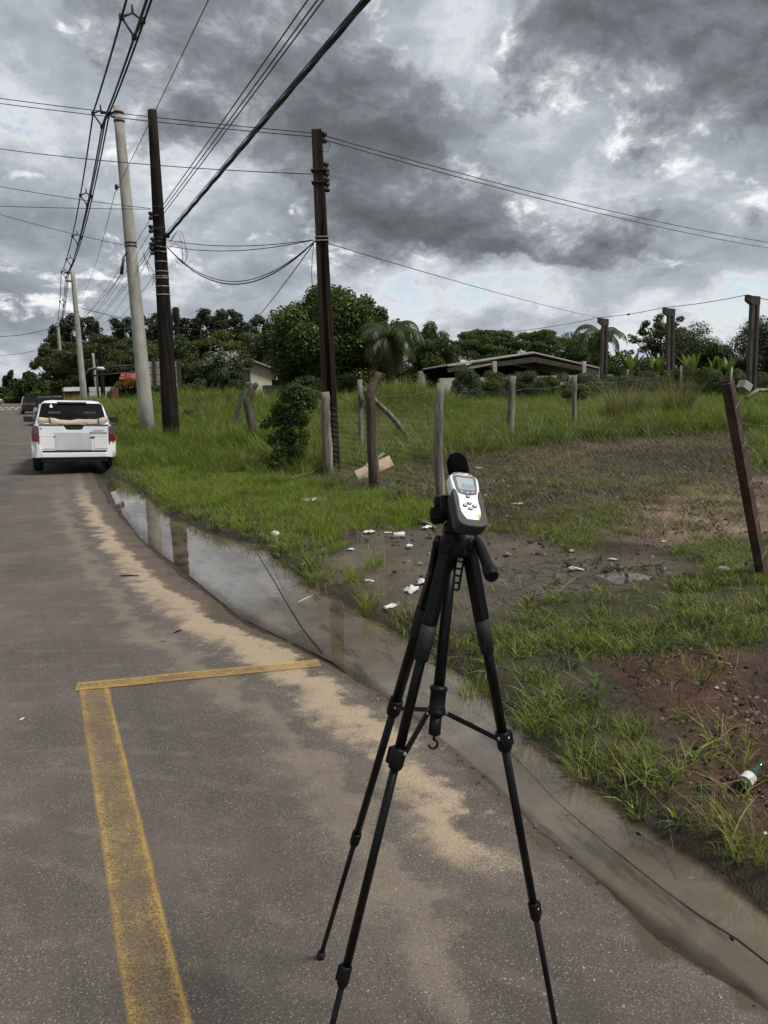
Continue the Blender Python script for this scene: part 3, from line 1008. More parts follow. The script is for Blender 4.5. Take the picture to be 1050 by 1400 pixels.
# wires crossing the road to the fence-line pole
for lab, p, q, Yq, sg in (('upper of the two wires from the left edge to the fence-line pole top', (441, 183), (0, 132), 17.5, .05),
                      ('lower of the two wires from the left edge to the fence-line pole top', (440, 188), (0, 139), 17.5, .05),
                      ('wire from the left edge meeting the fence-line pole at its upper band', (426, 238), (0, 199), 18, .10),
                      ('wire from the left edge ending at the dark pole insulators', (206, 285), (0, 253), 21, .05),
                      ('level wire from the left edge ending at the dark pole insulators', (206, 286), (0, 281), 21, .02),
                      ('low wire from the left edge ending at the concrete pole clamp', (169, 335), (0, 291), 24, .06)):
    a = at(*p, bM[1] if p[0] > 400 else (19.7 if p[0] > 200 else 22.5)); b = at(*q, Yq)
    wire(lab, sagline(a, ext(a, b, 1.25), sg), .0075)
for lab, p, q in (('upper of two wires falling right from the fence-line pole top', (445, 186), (1050, 323)), ('lower of two wires falling right from the fence-line pole top', (446, 192), (1050, 331))):
    a = at(*p, bM[1]); b = atz(*q, 5.9)
    wire(lab, sagline(a, ext(a, b, 1.3), .25), .0085)
a = at(446, 332, bM[1]); b = at(828, 436, 30)
wire('wire descending from the fence-line pole towards the bent-top posts', sagline(a, b, .1), .008)
# between the two wooden poles
a = at(228, 328, 19.6); b = at(429, 328, bM[1])
wire('upper nearly level wire between the two wooden poles', sagline(a, b, .12), .008)
wire('second nearly level wire between the two wooden poles', sagline(at(229, 336, 19.6), b, .15), .008)
for sg, rr_, lab in ((1.0, .012, 'deepest sagging cable slung between the two wooden poles'), (.93, .009, 'thinner sagging cable above the deepest one between the wooden poles')):
    wire(lab, sagline(at(229, 338, 19.6), at(430, 330, bM[1]), sg * .78), rr_)
wire('stay cable slanting down left from the fence-line pole', sagline(at(428, 334, bM[1]), at(345, 442, 26), .05), .010)
mb = MB(); q = at(429, 332, bM[1]); mb.tube([q, at(427, 350, q[1]), at(426, 372, q[1]), at(427, 392, q[1])], .006, 4); tag(mb.build('hanging_wire', M_cable, origin=q), 'loose thin wire hanging beside the fence-line pole', 'wire')
mb = MB(); mb.tube([at(446 + 6 * sin(t * 6.28) - 1, 200 + 8 * cos(t * 6.28), bM[1] - .05) for t in np.linspace(0, .95, 14)], .005, 4); tag(mb.build('wire_loop', M_cable, origin=at(446, 200, bM[1])), 'small wire loop hanging below the top insulator of the fence-line pole', 'wire')
for k in range(4):
    r_ = rng.random(4); mb = MB(); q = at(230, 330 + 3 * k, 19.55)
    mb.tube([q + RGT * (.05 + .22 * sin(t * 2.8) * (1 + r_[0])) + np.array([0, 0, .35 * r_[1] * sin(t * 6.0) - .25 * t]) for t in np.linspace(0, 1, 14)], .006, 4)
    tag(mb.build('loose_wire', M_cable, origin=q), 'loose end of wire curling beside the dark wooden pole clamps', 'wire', 'loose wire ends at the dark pole')
for k in range(3):
    mb = MB(); q = at(207, 345, 19.5); mb.tube([q + np.array([0, 0, -1.0 * t]) - RGT * (.12 * sin(t * 5 + k) + .05 * k) for t in np.linspace(0, .75, 12)], .007, 4)
    tag(mb.build('loose_wire', M_cable, origin=q), 'loose wire dangling below the insulators of the dark wooden pole', 'wire', 'dangling wires at the dark pole')
# onward to the distant poles
tgt = at(137, 473, 58)
for k, (p, q) in enumerate((((205, 300), (108, 440)), ((207, 315), (118, 442)), ((208, 332), (121, 444)), ((208, 338), (125, 443)), ((209, 344), (138, 445)), ((219, 365), (146, 446)))):
    wire(('topmost', 'second highest', 'third highest', 'third lowest', 'second lowest', 'lowest')[k] + ' of six wires running from the dark pole to the far poles', sagline(at(*p, 19.7), at(*q, 57), .25), .009 if k in (2, 3) else .007, 'wires running from the dark pole into the distance')
for k, q in enumerate(((103, 440), (112, 442))):
    wire(('left', 'right')[k] + ' one of two wires from the concrete pole clamp into the distance', sagline(at(166, 375, 22.3), at(*q, 57), .2), .008, 'wires from the concrete pole clamp')
wire('wire crossing behind both near poles towards the dark far pole', sagline(at(108, 420, 50), at(330, 450, 62), .5), .02)
for lab, p, q, Y in (('far wire sloping left above the distant trees', (0, 460), (72, 448), 90), ('low far wire left of the third concrete pole', (0, 486), (60, 476), 120)):
    wire(lab, sagline(at(*p, Y), at(*q, Y), .2), .03)

# ------------------------------------------------------------------ fence posts and wire mesh
rough = lambda n, a: [1 + a * (rng.random() - .5) for _ in range(n)]


def post(name, label, path, rad, mat, cat='fence post', n=9, group=None):
    path = [np.asarray(p, float) for p in path]
    mb = MB()
    P2 = []; R2 = []
    for i in range(len(path) - 1):
        for t in np.linspace(0, 1, 5)[: (5 if i == len(path) - 2 else 4)]:
            P2.append(path[i] + (path[i + 1] - path[i]) * t + np.array([rng.normal() * .006, rng.normal() * .006, 0]))
            r_ = rad if not hasattr(rad, '__len__') else rad[i] + (rad[i + 1] - rad[i]) * t
            R2.append(r_ * (1 + .14 * (rng.random() - .5)))
    P2[0] = P2[0] + np.array([0, 0, -.2])
    mb.tube(P2, R2, n)
    return tag(mb.build(name, mat, origin=path[0]), label, cat, group)


b1 = hit(513, 668); post('fence_post', 'thick brown fence post whose top bends to the right', [b1, at(506, 560, b1[1]), at(505, 541, b1[1] - .02), at(518, 509, b1[1] - .05)], [.095, .075, .08, .055], M_wood2)
b2 = hit(602, 692); post('fence_post', 'pale round fence post right behind the sound meter', [b2, at(598, 590, b2[1]), at(602, 524, b2[1])], [.062, .060, .055], M_grey)
bs = hit(449, 648) + np.array([-.03, -.12, 0]); post('fence_post', 'short grey weathered post standing against the grooved wooden pole', [bs, at(445, 575, bs[1]), at(444, 536, bs[1])], [.09, .085, .075], M_grey)
bL = hit(494, 622); post('fence_post', 'thin upright post left of the bent brown post', [bL, at(492, 519, bL[1])], [.055, .05], M_grey)
b3 = hit(697, 608); post('fence_post', 'slightly leaning grey post on the back fence, left of the shed columns', [b3, at(699, 560, b3[1]), at(701, 514, b3[1])], [.085, .08, .07], M_grey)
b4 = hit(784, 592); post('fence_post', 'slim pale post on the back fence in front of the shed', [b4, at(786, 513, b4[1])], [.06, .055], M_grey)
b6 = hit(350, 612); post('fence_post', 'crooked brown fence post left of the vine-covered post', [b6, at(343, 575, b6[1]), at(338, 550, b6[1]), at(345, 531, b6[1]), at(352, 525, b6[1])], [.12, .10, .10, .085, .05], M_wood2)
mb = MB(); b7 = hit(313, 600); mb.tube([b7 - np.array([0, 0, .2]), at(331, 537, b7[1] + .5)], [.05, .045], 6, smooth=False); tag(mb.build('leaning_stake', M_iron, origin=b7), 'thin black stake leaning right in the tall grass', 'stake')
b8 = hit(565, 608); post('brace_pole', 'diagonal brace pole behind the bent brown post', [b8, at(536, 570, b8[1] - .4), at(497, 533, b8[1] - .9)], [.06, .055, .05], M_grey, 'brace pole')
b9 = at(858, 530, 24); b9 = np.array([b9[0], b9[1], gz(b9[0], b9[1])]); post('fence_post', 'distant pale stake among shrubs under the first bent-top post', [b9, at(858, 505, 24)], [.06, .05], M_grey)
b9 = at(932, 520, 20); b9 = np.array([b9[0], b9[1], gz(b9[0], b9[1])]); post('fence_post', 'thin grey stake between the second and third bent-top posts', [b9, at(931, 500, 20)], [.045, .04], M_grey)
bx = at(575, 530, 24); mb = MB(); mb.prism([at(571, 530, 24), at(584, 530, 24), at(582, 520, 24), at(578, 507, 24), at(573, 508, 24)], (0, .12, 0)); tag(mb.build('broken_slab', M_grey, origin=bx), 'pointed broken slab standing beyond the grass mound', 'slab')
# rusty leaning post on the right
br = hit(1047, 790); tr_ = at(999, 522, br[1] - .05)
t = thing('rusty_post', 'rusty square iron post leaning left at the right edge', 'post', br)
ax_ = (tr_ - br) / np.linalg.norm(tr_ - br); sx = np.cross(ax_, np.array([-.45, 1, 0])); sx /= np.linalg.norm(sx); sy = np.cross(ax_, sx)
if np.dot(sx, RGT) < 0: sx = -sx
if np.dot(sy, fw) > 0: sy = -sy
L_ = np.linalg.norm(tr_ - br)
R_ = np.stack([sx, np.cross(ax_, sx), ax_], 1)
mb = MB(); c = (br + tr_) / 2 - ax_ * .1
mb.box(c, (.082, .02, L_ + .2), R_); mb.box(c + sx * .041 + R_[:, 1] * .035, (.014, .09, L_ + .2), R_); mb.box(c - sx * .034 + R_[:, 1] * .03, (.012, .05, L_ + .2), R_)
mb.build('profile', M_rust, t, bevel=.003)
mb = MB(); mb.tube([tr_ - ax_ * .02, tr_ + ax_ * .02 + sx * .01, tr_ + np.array([.005, 0, .10])], [.012, .009, .006], 5); mb.build('wire_stub', M_galv, t)
for k in range(5):
    mb = MB(); c = br + (tr_ - br) * (.12 + .19 * k); mb.tube([c - sx * .05 - sy * 0 - R_[:, 1] * .014, c + sx * .048 - R_[:, 1] * .016 + ax_ * .02, c + sx * .052 + R_[:, 1] * .08], .0022, 4); mb.build('tie_wire', M_galv, t)
bb = hit(1020, 560); mb = MB(); mb.box(at(1018, 528, 15) , (.30, .25, .22), Matrix.Rotation(.5, 3, 'Y') @ Matrix.Rotation(.4, 3, 'Z') if False else np.array(Matrix.Rotation(.5, 3, 'Y'))); tag(mb.build('concrete_block', M_conc, origin=at(1018, 528, 15), bevel=.02), 'pale broken concrete block behind the rusty post', 'block')
bb = at(1045, 533, 15); post('fallen_post', 'pale post lying in the grass behind the rusty post', [at(1022, 534, 15), at(1075, 532, 15.5)], [.05, .05], M_grey, 'fallen post')

# three bent-top concrete posts
M_dconc = pbr('dark_old_concrete', (.040, .033, .028), (.105, .088, .072), 7., .92, .6, stretch=(1, 1, .3))
for lab, tp, bt, Y, wpx in (('bent-top concrete post beside the drooping palm, leftmost of three', (827, 437), (825, 522), 28, 11), ('bent-top concrete post before the open crown, middle of three', (917, 423), (917, 520), 24, 12), ('bent-top concrete post near the right edge, tallest of three', (1032, 406), (1027, 532), 19, 14)):
    base = at(*bt, Y); base[2] = gz(base[0], base[1]); top = at(*tp, Y)
    dep = np.dot(top - EYE, fw); w = wpx / F * dep / 2 * .74
    t = thing('bent_top_post', lab, 'fence post', base, 'bent-top concrete posts of the far fence')
    mb = MB(); hh = top[2] - base[2]
    hz = RGT - np.array([0, 0, RGT[2]]); hz /= np.linalg.norm(hz); fz = np.cross([0, 0, 1.], hz)
    fz = fz if np.dot(fz, fw) < 0 else -fz
    def hr(c, w, d): return [c + hz * a * w + fz * b * d for a, b in ((-1, 1), (-1, -1), (1, -1), (1, 1), (.35, 1), (.3, .6), (-.3, .6), (-.35, 1))]
    mb.loft([hr(base - np.array([0, 0, .3]), w * 1.1, w), hr(base + (top - base) * .96, w * .95, w)], smooth=False)
    mb.build('shaft', M_dconc, t)
    mb = MB(); q = base + (top - base) * .955
    mb.loft([[q + hz * (w * 1.05) + fz * s * w * 1.02 + np.array([0, 0, z * w]) for s, z in ((-1, -.9), (1, -.9), (1, 1.3), (-1, 1.3))],
             [q - hz * (w * .9) + fz * s * w * 1.02 + np.array([0, 0, z * w]) for s, z in ((-1, -.7), (1, -.7), (1, 1.5), (-1, 1.5))],
             [q - hz * (w * 2.3) + fz * s * w * .9 + np.array([0, 0, z * w]) for s, z in ((-1, .4), (1, .4), (1, 1.9), (-1, 1.9))]], smooth=False)
    mb.build('bent_top', M_dconc, t)
    t['_top'] = [float(x) for x in q - hz * w * 2 + np.array([0, 0, 1.9 * w])]
tops = [np.array(o['_top']) for o in col.objects if o.name.startswith('bent_top_post')]
for o in [o for o in col.objects if o.name.startswith('bent_top_post')]: del o['_top']
fw_ = thing('fence_wire', 'wire strung over the heads of the bent-top posts', 'wire', tops[1])
for a, b in zip(tops[:-1], tops[1:]):
    mb = MB(); mb.tube(sagline(a, b, .05), .014, 4); mb.build('wire', M_cable, fw_)
mb = MB(); mb.tube(sagline(tops[0], at(640, 460, 32), .1), .014, 4); mb.build('wire', M_cable, fw_)
mb = MB(); mb.tube(sagline(tops[2], at(1090, 418, 17), .02), .014, 4); mb.build('wire', M_cable, fw_)
bird = at(859, 430, 28); mb = MB(); mb.lathe(bird, (1, .2, .2), [(.005, -.12), (.03, -.05), (.05, .02), (.035, .08), (.03, .11), (.005, .15)], 8); tag(mb.build('bird', M_iron, origin=bird), 'tiny dark bird perched on the wire right of the palm', 'bird')


def chainlink(label, pts, h, cell, seed, zoff=.03):
    """diamond mesh of zigzag wires following the ground, a little slack"""
    t = thing('wire_mesh_fence', label, 'fence', (pts[0][0], pts[0][1], gz(pts[0][0], pts[0][1])))
    o3 = np.array(t['_o'])
    V = []; Q = []; r = .0009
    segs = [(np.array(a[:2], float), np.array(b[:2], float)) for a, b in zip(pts[:-1], pts[1:])]
    for a, b in segs:
        L = np.linalg.norm(b - a); d = (b - a) / L; nrm = np.array([-d[1], d[0]])
        nz_ = int(h / (cell / 2))
        js = np.arange(nz_ + 1)
        for i in range(int(L / cell)):
            s = i * cell + cell / 2 + np.where(js % 2 == 0, -1, 1) * cell / 2
            xy = a[None] + d[None] * s[:, None]
            sl = .05 * (fbm(s, js * .3, .9, 3, seed) - .5)[:, None]
            xy = xy + nrm[None] * (sl * 2 + np.where(js % 2 == 0, -.004, .004)[:, None])
            zb = terrain(xy[:, 0], xy[:, 1])
            z = zb + zoff + js * cell / 2 * (1 + .10 * (fbm(s, js * 0, .5, 2, seed + 1) - .6))
            P = np.stack([xy[:, 0], xy[:, 1], z], 1) - o3
            k0 = sum(len(v) for v in V)
            ring_ = np.array([[d[0], d[1], 0], [-d[0] * .5 + nrm[0] * .87, -d[1] * .5 + nrm[1] * .87, 0], [-d[0] * .5 - nrm[0] * .87, -d[1] * .5 - nrm[1] * .87, 0]]) * r
            V.append((P[:, None, :] + ring_[None]).reshape(-1, 3))
            m = len(P); idx = k0 + np.arange(m * 3).reshape(m, 3)
            for k in range(3):
                Q.append(np.stack([idx[:-1, k], idx[:-1, (k + 1) % 3], idx[1:, (k + 1) % 3], idx[1:, k]], 1))
    o = raw_mesh('wire_mesh', np.concatenate(V), np.concatenate(Q), M_galv, parent=t)
    o['kind'] = 'stuff'
    for hh in (.05, h * .5, h):
        mb = MB(); pp = []
        for a, b in segs:
            for k in np.linspace(0, 1, 20):
                q = a + (b - a) * k; pp.append(np.array([q[0], q[1], gz(q[0], q[1]) + zoff + hh + .02 * sin(k * 9)]))
        mb.tube(pp, .0022, 4); mb.build('strand_wire', M_galv, t)
    return t


chainlink('sagging wire mesh fence along the verge, tied to the rusty post', [br, (5.1, 6.8), b2, b1, bs], 1.12, .085, 71)
chainlink('wire mesh of the back fence behind the cleared soil', [bL, (9.2, 16.4), b3, b4, (b4[0] + 3.2, b4[1] + .6)], 1.1, .10, 72)

# ------------------------------------------------------------------ foliage
M_lawn = leaf_mat('lawn_blades', (.088, .138, .016), (.250, .335, .038), .40, .5, tip=(.20, .22, .06))
M_grassr = leaf_mat('verge_blades', (.082, .118, .018), (.235, .29, .048), .40, .5, tip=(.38, .34, .14))
M_field = leaf_mat('field_blades', (.060, .100, .014), (.205, .275, .036), .40, .5, tip=(.17, .18, .05), scale=.22)
M_dry = leaf_mat('dry_stalks', (.030, .020, .013), (.098, .068, .042), .12, .8, tip=(.26, .20, .13))
M_reed = leaf_mat('reed_blades', (.050, .046, .018), (.20, .175, .075), .3, .6, tip=(.22, .20, .09))
M_mango = leaf_mat('mango_leaves', (.018, .032, .007), (.075, .110, .020), .22, .40, scale=.6)
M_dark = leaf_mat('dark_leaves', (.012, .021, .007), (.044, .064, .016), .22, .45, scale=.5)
M_umb = leaf_mat('feathery_leaves', (.022, .038, .008), (.080, .118, .022), .28, .5, scale=.4)
M_flam = leaf_mat('flame_tree_leaves', (.018, .028, .007), (.070, .085, .018), .25, .5, tip=(.12, .095, .02), scale=.3)
M_light = leaf_mat('light_tree_leaves', (.026, .042, .010), (.078, .112, .024), .3, .5, scale=.5)
M_euc = leaf_mat('eucalyptus_leaves', (.012, .019, .011), (.032, .044, .024), .2, .5, scale=.1)
M_palm = leaf_mat('palm_leaflets', (.022, .034, .010), (.062, .082, .022), .3, .45, scale=.5)
M_palmdry = leaf_mat('dry_palm_leaflets', (.07, .045, .018), (.15, .10, .045), .2, .7)
M_ban = leaf_mat('banana_leaf', (.045, .080, .016), (.105, .165, .035), .45, .4, scale=.8)
M_bush = leaf_mat('bush_leaves', (.026, .046, .012), (.085, .125, .030), .3, .5, scale=.7)
M_bush2 = leaf_mat('grey_green_leaves', (.032, .050, .020), (.090, .120, .050), .3, .5, scale=.7)
M_vine = leaf_mat('vine_leaves', (.020, .040, .008), (.080, .125, .022), .3, .45, scale=.8)
M_flower = leaf_mat('red_petals', (.16, .025, .012), (.34, .06, .02), .3, .6)
M_whitefl = leaf_mat('white_blossoms', (.45, .45, .40), (.65, .65, .58), .3, .6)
M_bark = pbr('tree_bark', (.035, .029, .023), (.085, .072, .058), 6., .95, .8, stretch=(1, 1, .3))

lib = bpy.data.collections.new('tuft_shapes')          # shapes only; never linked to the scene


def blade_mesh(name, n, h, spread, width, lean, mat, seed, segs=3, droop=.5):
    r = np.random.default_rng(seed); V = []; F_ = []
    for _ in range(n):
        a = r.random() * 2 * pi; rad = spread * sqrt(r.random()); b = np.array([cos(a) * rad, sin(a) * rad, 0])
        da = a + r.normal() * .9; d = np.array([cos(da), sin(da), 0]); hh = h * (.55 + .6 * r.random()); ln = lean * (.4 + r.random()); w = width * (.7 + .6 * r.random())
        fa = r.random() * 2 * pi; sd = np.array([cos(fa), sin(fa), 0]) * w / 2
        o = len(V)
        for i in range(segs + 1):
            t = i / segs
            c = b + d * hh * ln * (t ** 1.8) + np.array([0, 0, hh * (t - droop * ln * t ** 2.6 * .6)])
            k = 1 - t ** 1.6
            if i < segs: V += [c - sd * k, c + sd * k]
            else: V += [c]
        for i in range(segs - 1): F_.append((o + 2 * i, o + 2 * i + 1, o + 2 * i + 3, o + 2 * i + 2))
        F_.append((o + 2 * segs - 2, o + 2 * segs - 1, o + 2 * segs))
    me = bpy.data.meshes.new(name); me.from_pydata([tuple(v) for v in V], [], F_); me.materials.append(mat); me.update()
    return me


def tuft_coll(name, specs):
    c = bpy.data.collections.new(name)
    for i, s in enumerate(specs):
        o = bpy.data.objects.new(f'{name}_shape_{i}', blade_mesh(name, *s)); c.objects.link(o)
    return c


def scatter(name, pts, scl, coll, seed, tilt=.15, kind='stuff', mat=None):
    """one object whose points carry grass tufts, stones and the like"""
    r = np.random.default_rng(seed); n = len(pts)
    me = bpy.data.meshes.new(name); me.vertices.add(n); me.vertices.foreach_set('co', np.asarray(pts, np.float32).ravel())
    a = me.attributes.new('rot', 'FLOAT_VECTOR', 'POINT')
    rot = np.stack([r.normal(size=n) * tilt, r.normal(size=n) * tilt, r.random(n) * 2 * pi], 1).astype(np.float32); a.data.foreach_set('vector', rot.ravel())
    a = me.attributes.new('scl', 'FLOAT', 'POINT'); a.data.foreach_set('value', np.asarray(scl, np.float32))
    a = me.attributes.new('pick', 'INT', 'POINT'); a.data.foreach_set('value', r.integers(0, len(coll.objects), n).astype(np.int32))
    me.update()
    o = bpy.data.objects.new(name, me); col.objects.link(o); o['kind'] = kind
    ng = bpy.data.node_groups.new(name + '_nodes', 'GeometryNodeTree')
    ng.interface.new_socket('Geometry', in_out='INPUT', socket_type='NodeSocketGeometry'); ng.interface.new_socket('Geometry', in_out='OUTPUT', socket_type='NodeSocketGeometry')
    N = ng.nodes; L = ng.links
    gi = N.new('NodeGroupInput'); go = N.new('NodeGroupOutput')
    m2p = N.new('GeometryNodeMeshToPoints'); iop = N.new('GeometryNodeInstanceOnPoints'); ci = N.new('GeometryNodeCollectionInfo')
    ci.inputs['Collection'].default_value = coll; ci.inputs['Separate Children'].default_value = True; ci.inputs['Reset Children'].default_value = True
    def na(k, t):
        q = N.new('GeometryNodeInputNamedAttribute'); q.data_type = t; q.inputs['Name'].default_value = k
        return [s for s in q.outputs if s.enabled and s.name == 'Attribute'][0]
    L.new(gi.outputs[0], m2p.inputs[0]); L.new(m2p.outputs[0], iop.inputs['Points']); L.new(ci.outputs[0], iop.inputs['Instance'])
    iop.inputs['Pick Instance'].default_value = True
    L.new(na('pick', 'INT'), iop.inputs['Instance Index']); L.new(na('rot', 'FLOAT_VECTOR'), iop.inputs['Rotation']); L.new(na('scl', 'FLOAT'), iop.inputs['Scale'])
    L.new(iop.outputs[0], go.inputs[0])
    md = o.modifiers.new('scatter', 'NODES'); md.node_group = ng
    return o


def sample(x0, x1, y0, y1, per_m2, prob, seed):
    r = np.random.default_rng(seed); n = int((x1 - x0) * (y1 - y0) * per_m2)
    x = r.uniform(x0, x1, n); y = r.uniform(y0, y1, n)
    # keep what the camera can see, with a margin
    dx = x * RGT[0] + y * RGT[1]; dz = x * fw[0] + y * fw[1]
    k = (dz > .4) & (np.abs(dx) < dz * .56 + 1.0)
    x, y = x[k], y[k]
    p = prob(x, y); k = r.random(len(x)) < p; x, y = x[k], y[k]
    z = terrain(x, y)
    k = z > ZW - .012
    return np.stack([x, y, z], 1)[k], r


bank_ok = lambda x, y: sstep(-.02, .12, x - np.interp(y, RY, RX))
clump = lambda x, y, s, lo, hi, sd: sstep(lo, hi, fbm(x, y, s, 3, sd))

C_lawn = tuft_coll('lawn_tuft', [(16, .11, .05, .0055, .6, M_lawn, 1), (14, .14, .05, .0060, .7, M_lawn, 2), (18, .09, .06, .0055, .5, M_lawn, 3), (12, .16, .04, .006, .8, M_lawn, 4), (10, .07, .05, .012, 1.2, M_bush, 5), (9, .13, .05, .004, .9, M_dry, 6)])
C_verge = tuft_coll('verge_tuft', [(12, .095, .05, .0034, .8, M_grassr, 11), (10, .13, .045, .0036, .9, M_grassr, 12), (15, .065, .06, .0034, .8, M_grassr, 13), (8, .10, .05, .0046, 1.0, M_grassr, 14), (8, .09, .05, .003, 1.1, M_dry, 15), (5, .17, .03, .0022, .5, M_dry, 16), (9, .055, .035, .011, 1.3, M_lawn, 17), (7, .075, .03, .013, 1.2, M_bush2, 18)])
C_tall = tuft_coll('field_tuft', [(22, .55, .16, .016, .6, M_field, 21), (20, .65, .15, .018, .7, M_field, 22), (24, .45, .18, .016, .6, M_field, 23), (18, .60, .15, .014, .8, M_reed, 24), (24, .5, .18, .018, .7, M_field, 25)])
C_dry = tuft_coll('dead_tuft', [(7, .13, .08, .0042, 1.7, M_dry, 31), (6, .17, .10, .0045, 2.2, M_dry, 32), (8, .10, .10, .004, 2.0, M_dry, 33), (6, .12, .07, .005, 1.2, M_grassr, 34)])

pts, r = sample(1.3, 7, 6, 16, 650, lambda x, y: zones(x, y)['lawn'] * bank_ok(x, y) * (.18 + .82 * clump(x, y, 1.9, .34, .54, 81)) * (1 - .75 * np.exp(-((x - np.interp(y, RY, RX) - .15) / .35) ** 2) * clump(x, y, 1.4, .5, .35, 185)), 101)
scatter('lawn_grass', pts, (.6 + .7 * r.random(len(pts))) * (.45 + 1.1 * fbm(pts[:, 0], pts[:, 1], 1.3, 3, 82)), C_lawn, 201)
pts, r = sample(1.7, 8, .9, 7.5, 1150, lambda x, y: zones(x, y)['grr'] * bank_ok(x, y) * (.05 + .95 * clump(x, y, 2.6, .38, .60, 83)) * (.35 + .65 * clump(x, y, 9., .4, .6, 183)), 102)
scatter('verge_grass', pts, (.6 + .6 * r.random(len(pts))) * (.6 + .9 * fbm(pts[:, 0], pts[:, 1], 1.4, 3, 84)), C_verge, 202)
# sparse blades on soil and mud
pts, r = sample(1.7, 9, .9, 13, 210, lambda x, y: (lambda z: np.clip(z['red2'] * .34 + z['bare'] * .45 + z['mud'] * .04 + z['red'] * .04, 0, 1) * clump(x, y, 2.6, .42, .62, 85))(zones(x, y)) * bank_ok(x, y), 103)
scatter('sparse_grass', pts, .7 + .9 * r.random(len(pts)), C_verge, 203)
pts, r = sample(1.7, 14, .9, 20, 150, lambda x, y: (lambda z: np.clip(z['bare'] * (.25 + .9 * clump(x, y, 1.3, .38, .6, 184)) + z['red2'] * .45 + z['grr'] * .14 + z['red'] * .15 + z['lawn'] * .03 + z['mud'] * .05, 0, 1))(zones(x, y)) * bank_ok(x, y), 104)
scatter('dead_grass', pts, .6 + .9 * r.random(len(pts)), C_dry, 204, tilt=.35)
# bank edge: tufts hanging over the water
pts, r = sample(1.7, 2.6, .9, 15, 260, lambda x, y: np.exp(-((x - np.interp(y, RY, RX) - .12) / .10) ** 2) * clump(x, y, 1.3, .42, .6, 86) * (1 - .8 * zones(x, y)['mud']), 105)
scatter('bank_grass', pts, .8 + .9 * r.random(len(pts)), C_verge, 205, tilt=.3)


def field_p(x, y):
    z = zones(x, y); d = y * .75 + x * .55
    return z['field'] * (1 - z['lawn']) * np.where(d < 24, 1., .7) * (x > np.interp(y, EY, EX) + .45)


pts, r = sample(1.4, 34, 8, 27, 34, field_p, 106)
d = pts[:, 1] * .75 + pts[:, 0] * .55
s = (.6 + .55 * r.random(len(pts))) * (.55 + .85 * fbm(pts[:, 0], pts[:, 1], .45, 3, 87)) * (.55 + .45 * sstep(10, 15, d)) * np.where(pts[:, 0] < 4.2, .75, 1.)
scatter('field_grass', pts, s, C_tall, 206)
pts, r = sample(1.6, 60, 26, 62, 6, field_p, 107)
scatter('far_field_grass', pts, .9 + .8 * r.random(len(pts)), C_tall, 207)

# stones and crumbs of soil
def stone_mesh(name, seed, mat):
    bm = bmesh.new(); bmesh.ops.create_icosphere(bm, subdivisions=1, radius=1.); r = np.random.default_rng(seed)
    for v in bm.verts: v.co *= .75 + .5 * r.random(); v.co.z *= .65
    me = bpy.data.meshes.new(name); bm.to_mesh(me); bm.free(); me.materials.append(mat); return me


M_st1 = pbr('reddish_stone', (.16, .075, .050), (.28, .16, .115), 30., .9, .4); M_st2 = pbr('grey_stone', (.15, .125, .10), (.26, .23, .19), 30., .9, .4); M_clod = pbr('dark_clod', (.035, .022, .016), (.07, .046, .033), 40., .95, .5)
C_st = bpy.data.collections.new('stone_shapes')
for i, m in enumerate((M_st1, M_clod, M_st2, M_clod, M_clod)):
    C_st.objects.link(bpy.data.objects.new(f'stone_shape_{i}', stone_mesh('stone', 50 + i, m)))
pts, r = sample(1.8, 4.5, 1.1, 4.2, 1100, lambda x, y: zones(x, y)['red2'] * (.10 + .9 * clump(x, y, 3.2, .50, .68, 88)), 108)
scatter('gravel', pts, .004 + .012 * r.random(len(pts)) ** 2.5, C_st, 208, tilt=.5)
pts, r = sample(1.9, 11, 3.5, 15, 170, lambda x, y: (lambda z: np.clip(z['mud'] * .35 + z['bare'] * .9 + z['red'] * .5, 0, 1))(zones(x, y)) * clump(x, y, 2., .4, .65, 89), 109)
C_clod = bpy.data.collections.new('clod_shapes')
M_clod2 = pbr('brown_clod', (.055, .040, .028), (.10, .075, .054), 40., .95, .5)
for i, m in enumerate((M_clod, M_clod2, M_clod2, M_clod, M_st2)): C_clod.objects.link(bpy.data.objects.new(f'clod_shape_{i}', stone_mesh('clod', 90 + i, m)))
scatter('soil_clods', pts - np.array([0, 0, .004]), .008 + .030 * r.random(len(pts)) ** 2.6, C_clod, 209, tilt=.5)
pts = []; r = np.random.default_rng(77)
yy = r.uniform(.9, 8, 900); ee = np.abs(r.normal(size=900)) * .45; xx = np.interp(yy, EY, EX) - .02 - ee
pts = np.stack([xx, yy, road_z(xx)], 1)
C_grit = bpy.data.collections.new('grit_shapes')
M_grit = pbr('pale_grit', (.26, .215, .16), (.40, .34, .27), 40., .9)
for i, m in enumerate((M_grit, M_st2, M_grit)): C_grit.objects.link(bpy.data.objects.new(f'grit_shape_{i}', stone_mesh('grit', 60 + i, m)))
scatter('road_grit', pts, .0018 + .0032 * r.random(len(pts)) ** 2, C_grit, 210)

yy = r.uniform(.9, 14, 1500); xx = np.interp(yy, LY, LX) - .03 + r.normal(size=1500) * (.035 + .05 * (yy > 5)); k = terrain(xx, yy) > ZW - .01; xx = xx[k]; yy = yy[k]
pts = np.stack([xx, yy, np.where(xx < np.interp(yy, EY, EX), road_z(xx), terrain(xx, yy))], 1)
scatter('edge_debris', pts, .002 + .007 * r.random(len(pts)) ** 2.5, C_st, 211, tilt=.5)
pts2, r = sample(1.0, 2.6, .9, 14, 60, lambda x, y: np.exp(-((x - np.interp(y, LY, LX)) / .10) ** 2) + .5 * np.exp(-((x - np.interp(y, RY, RX)) / .12) ** 2), 112)
scatter('drift_litter', pts2, .25 + .4 * r.random(len(pts2)), C_dry, 212, tilt=.8)


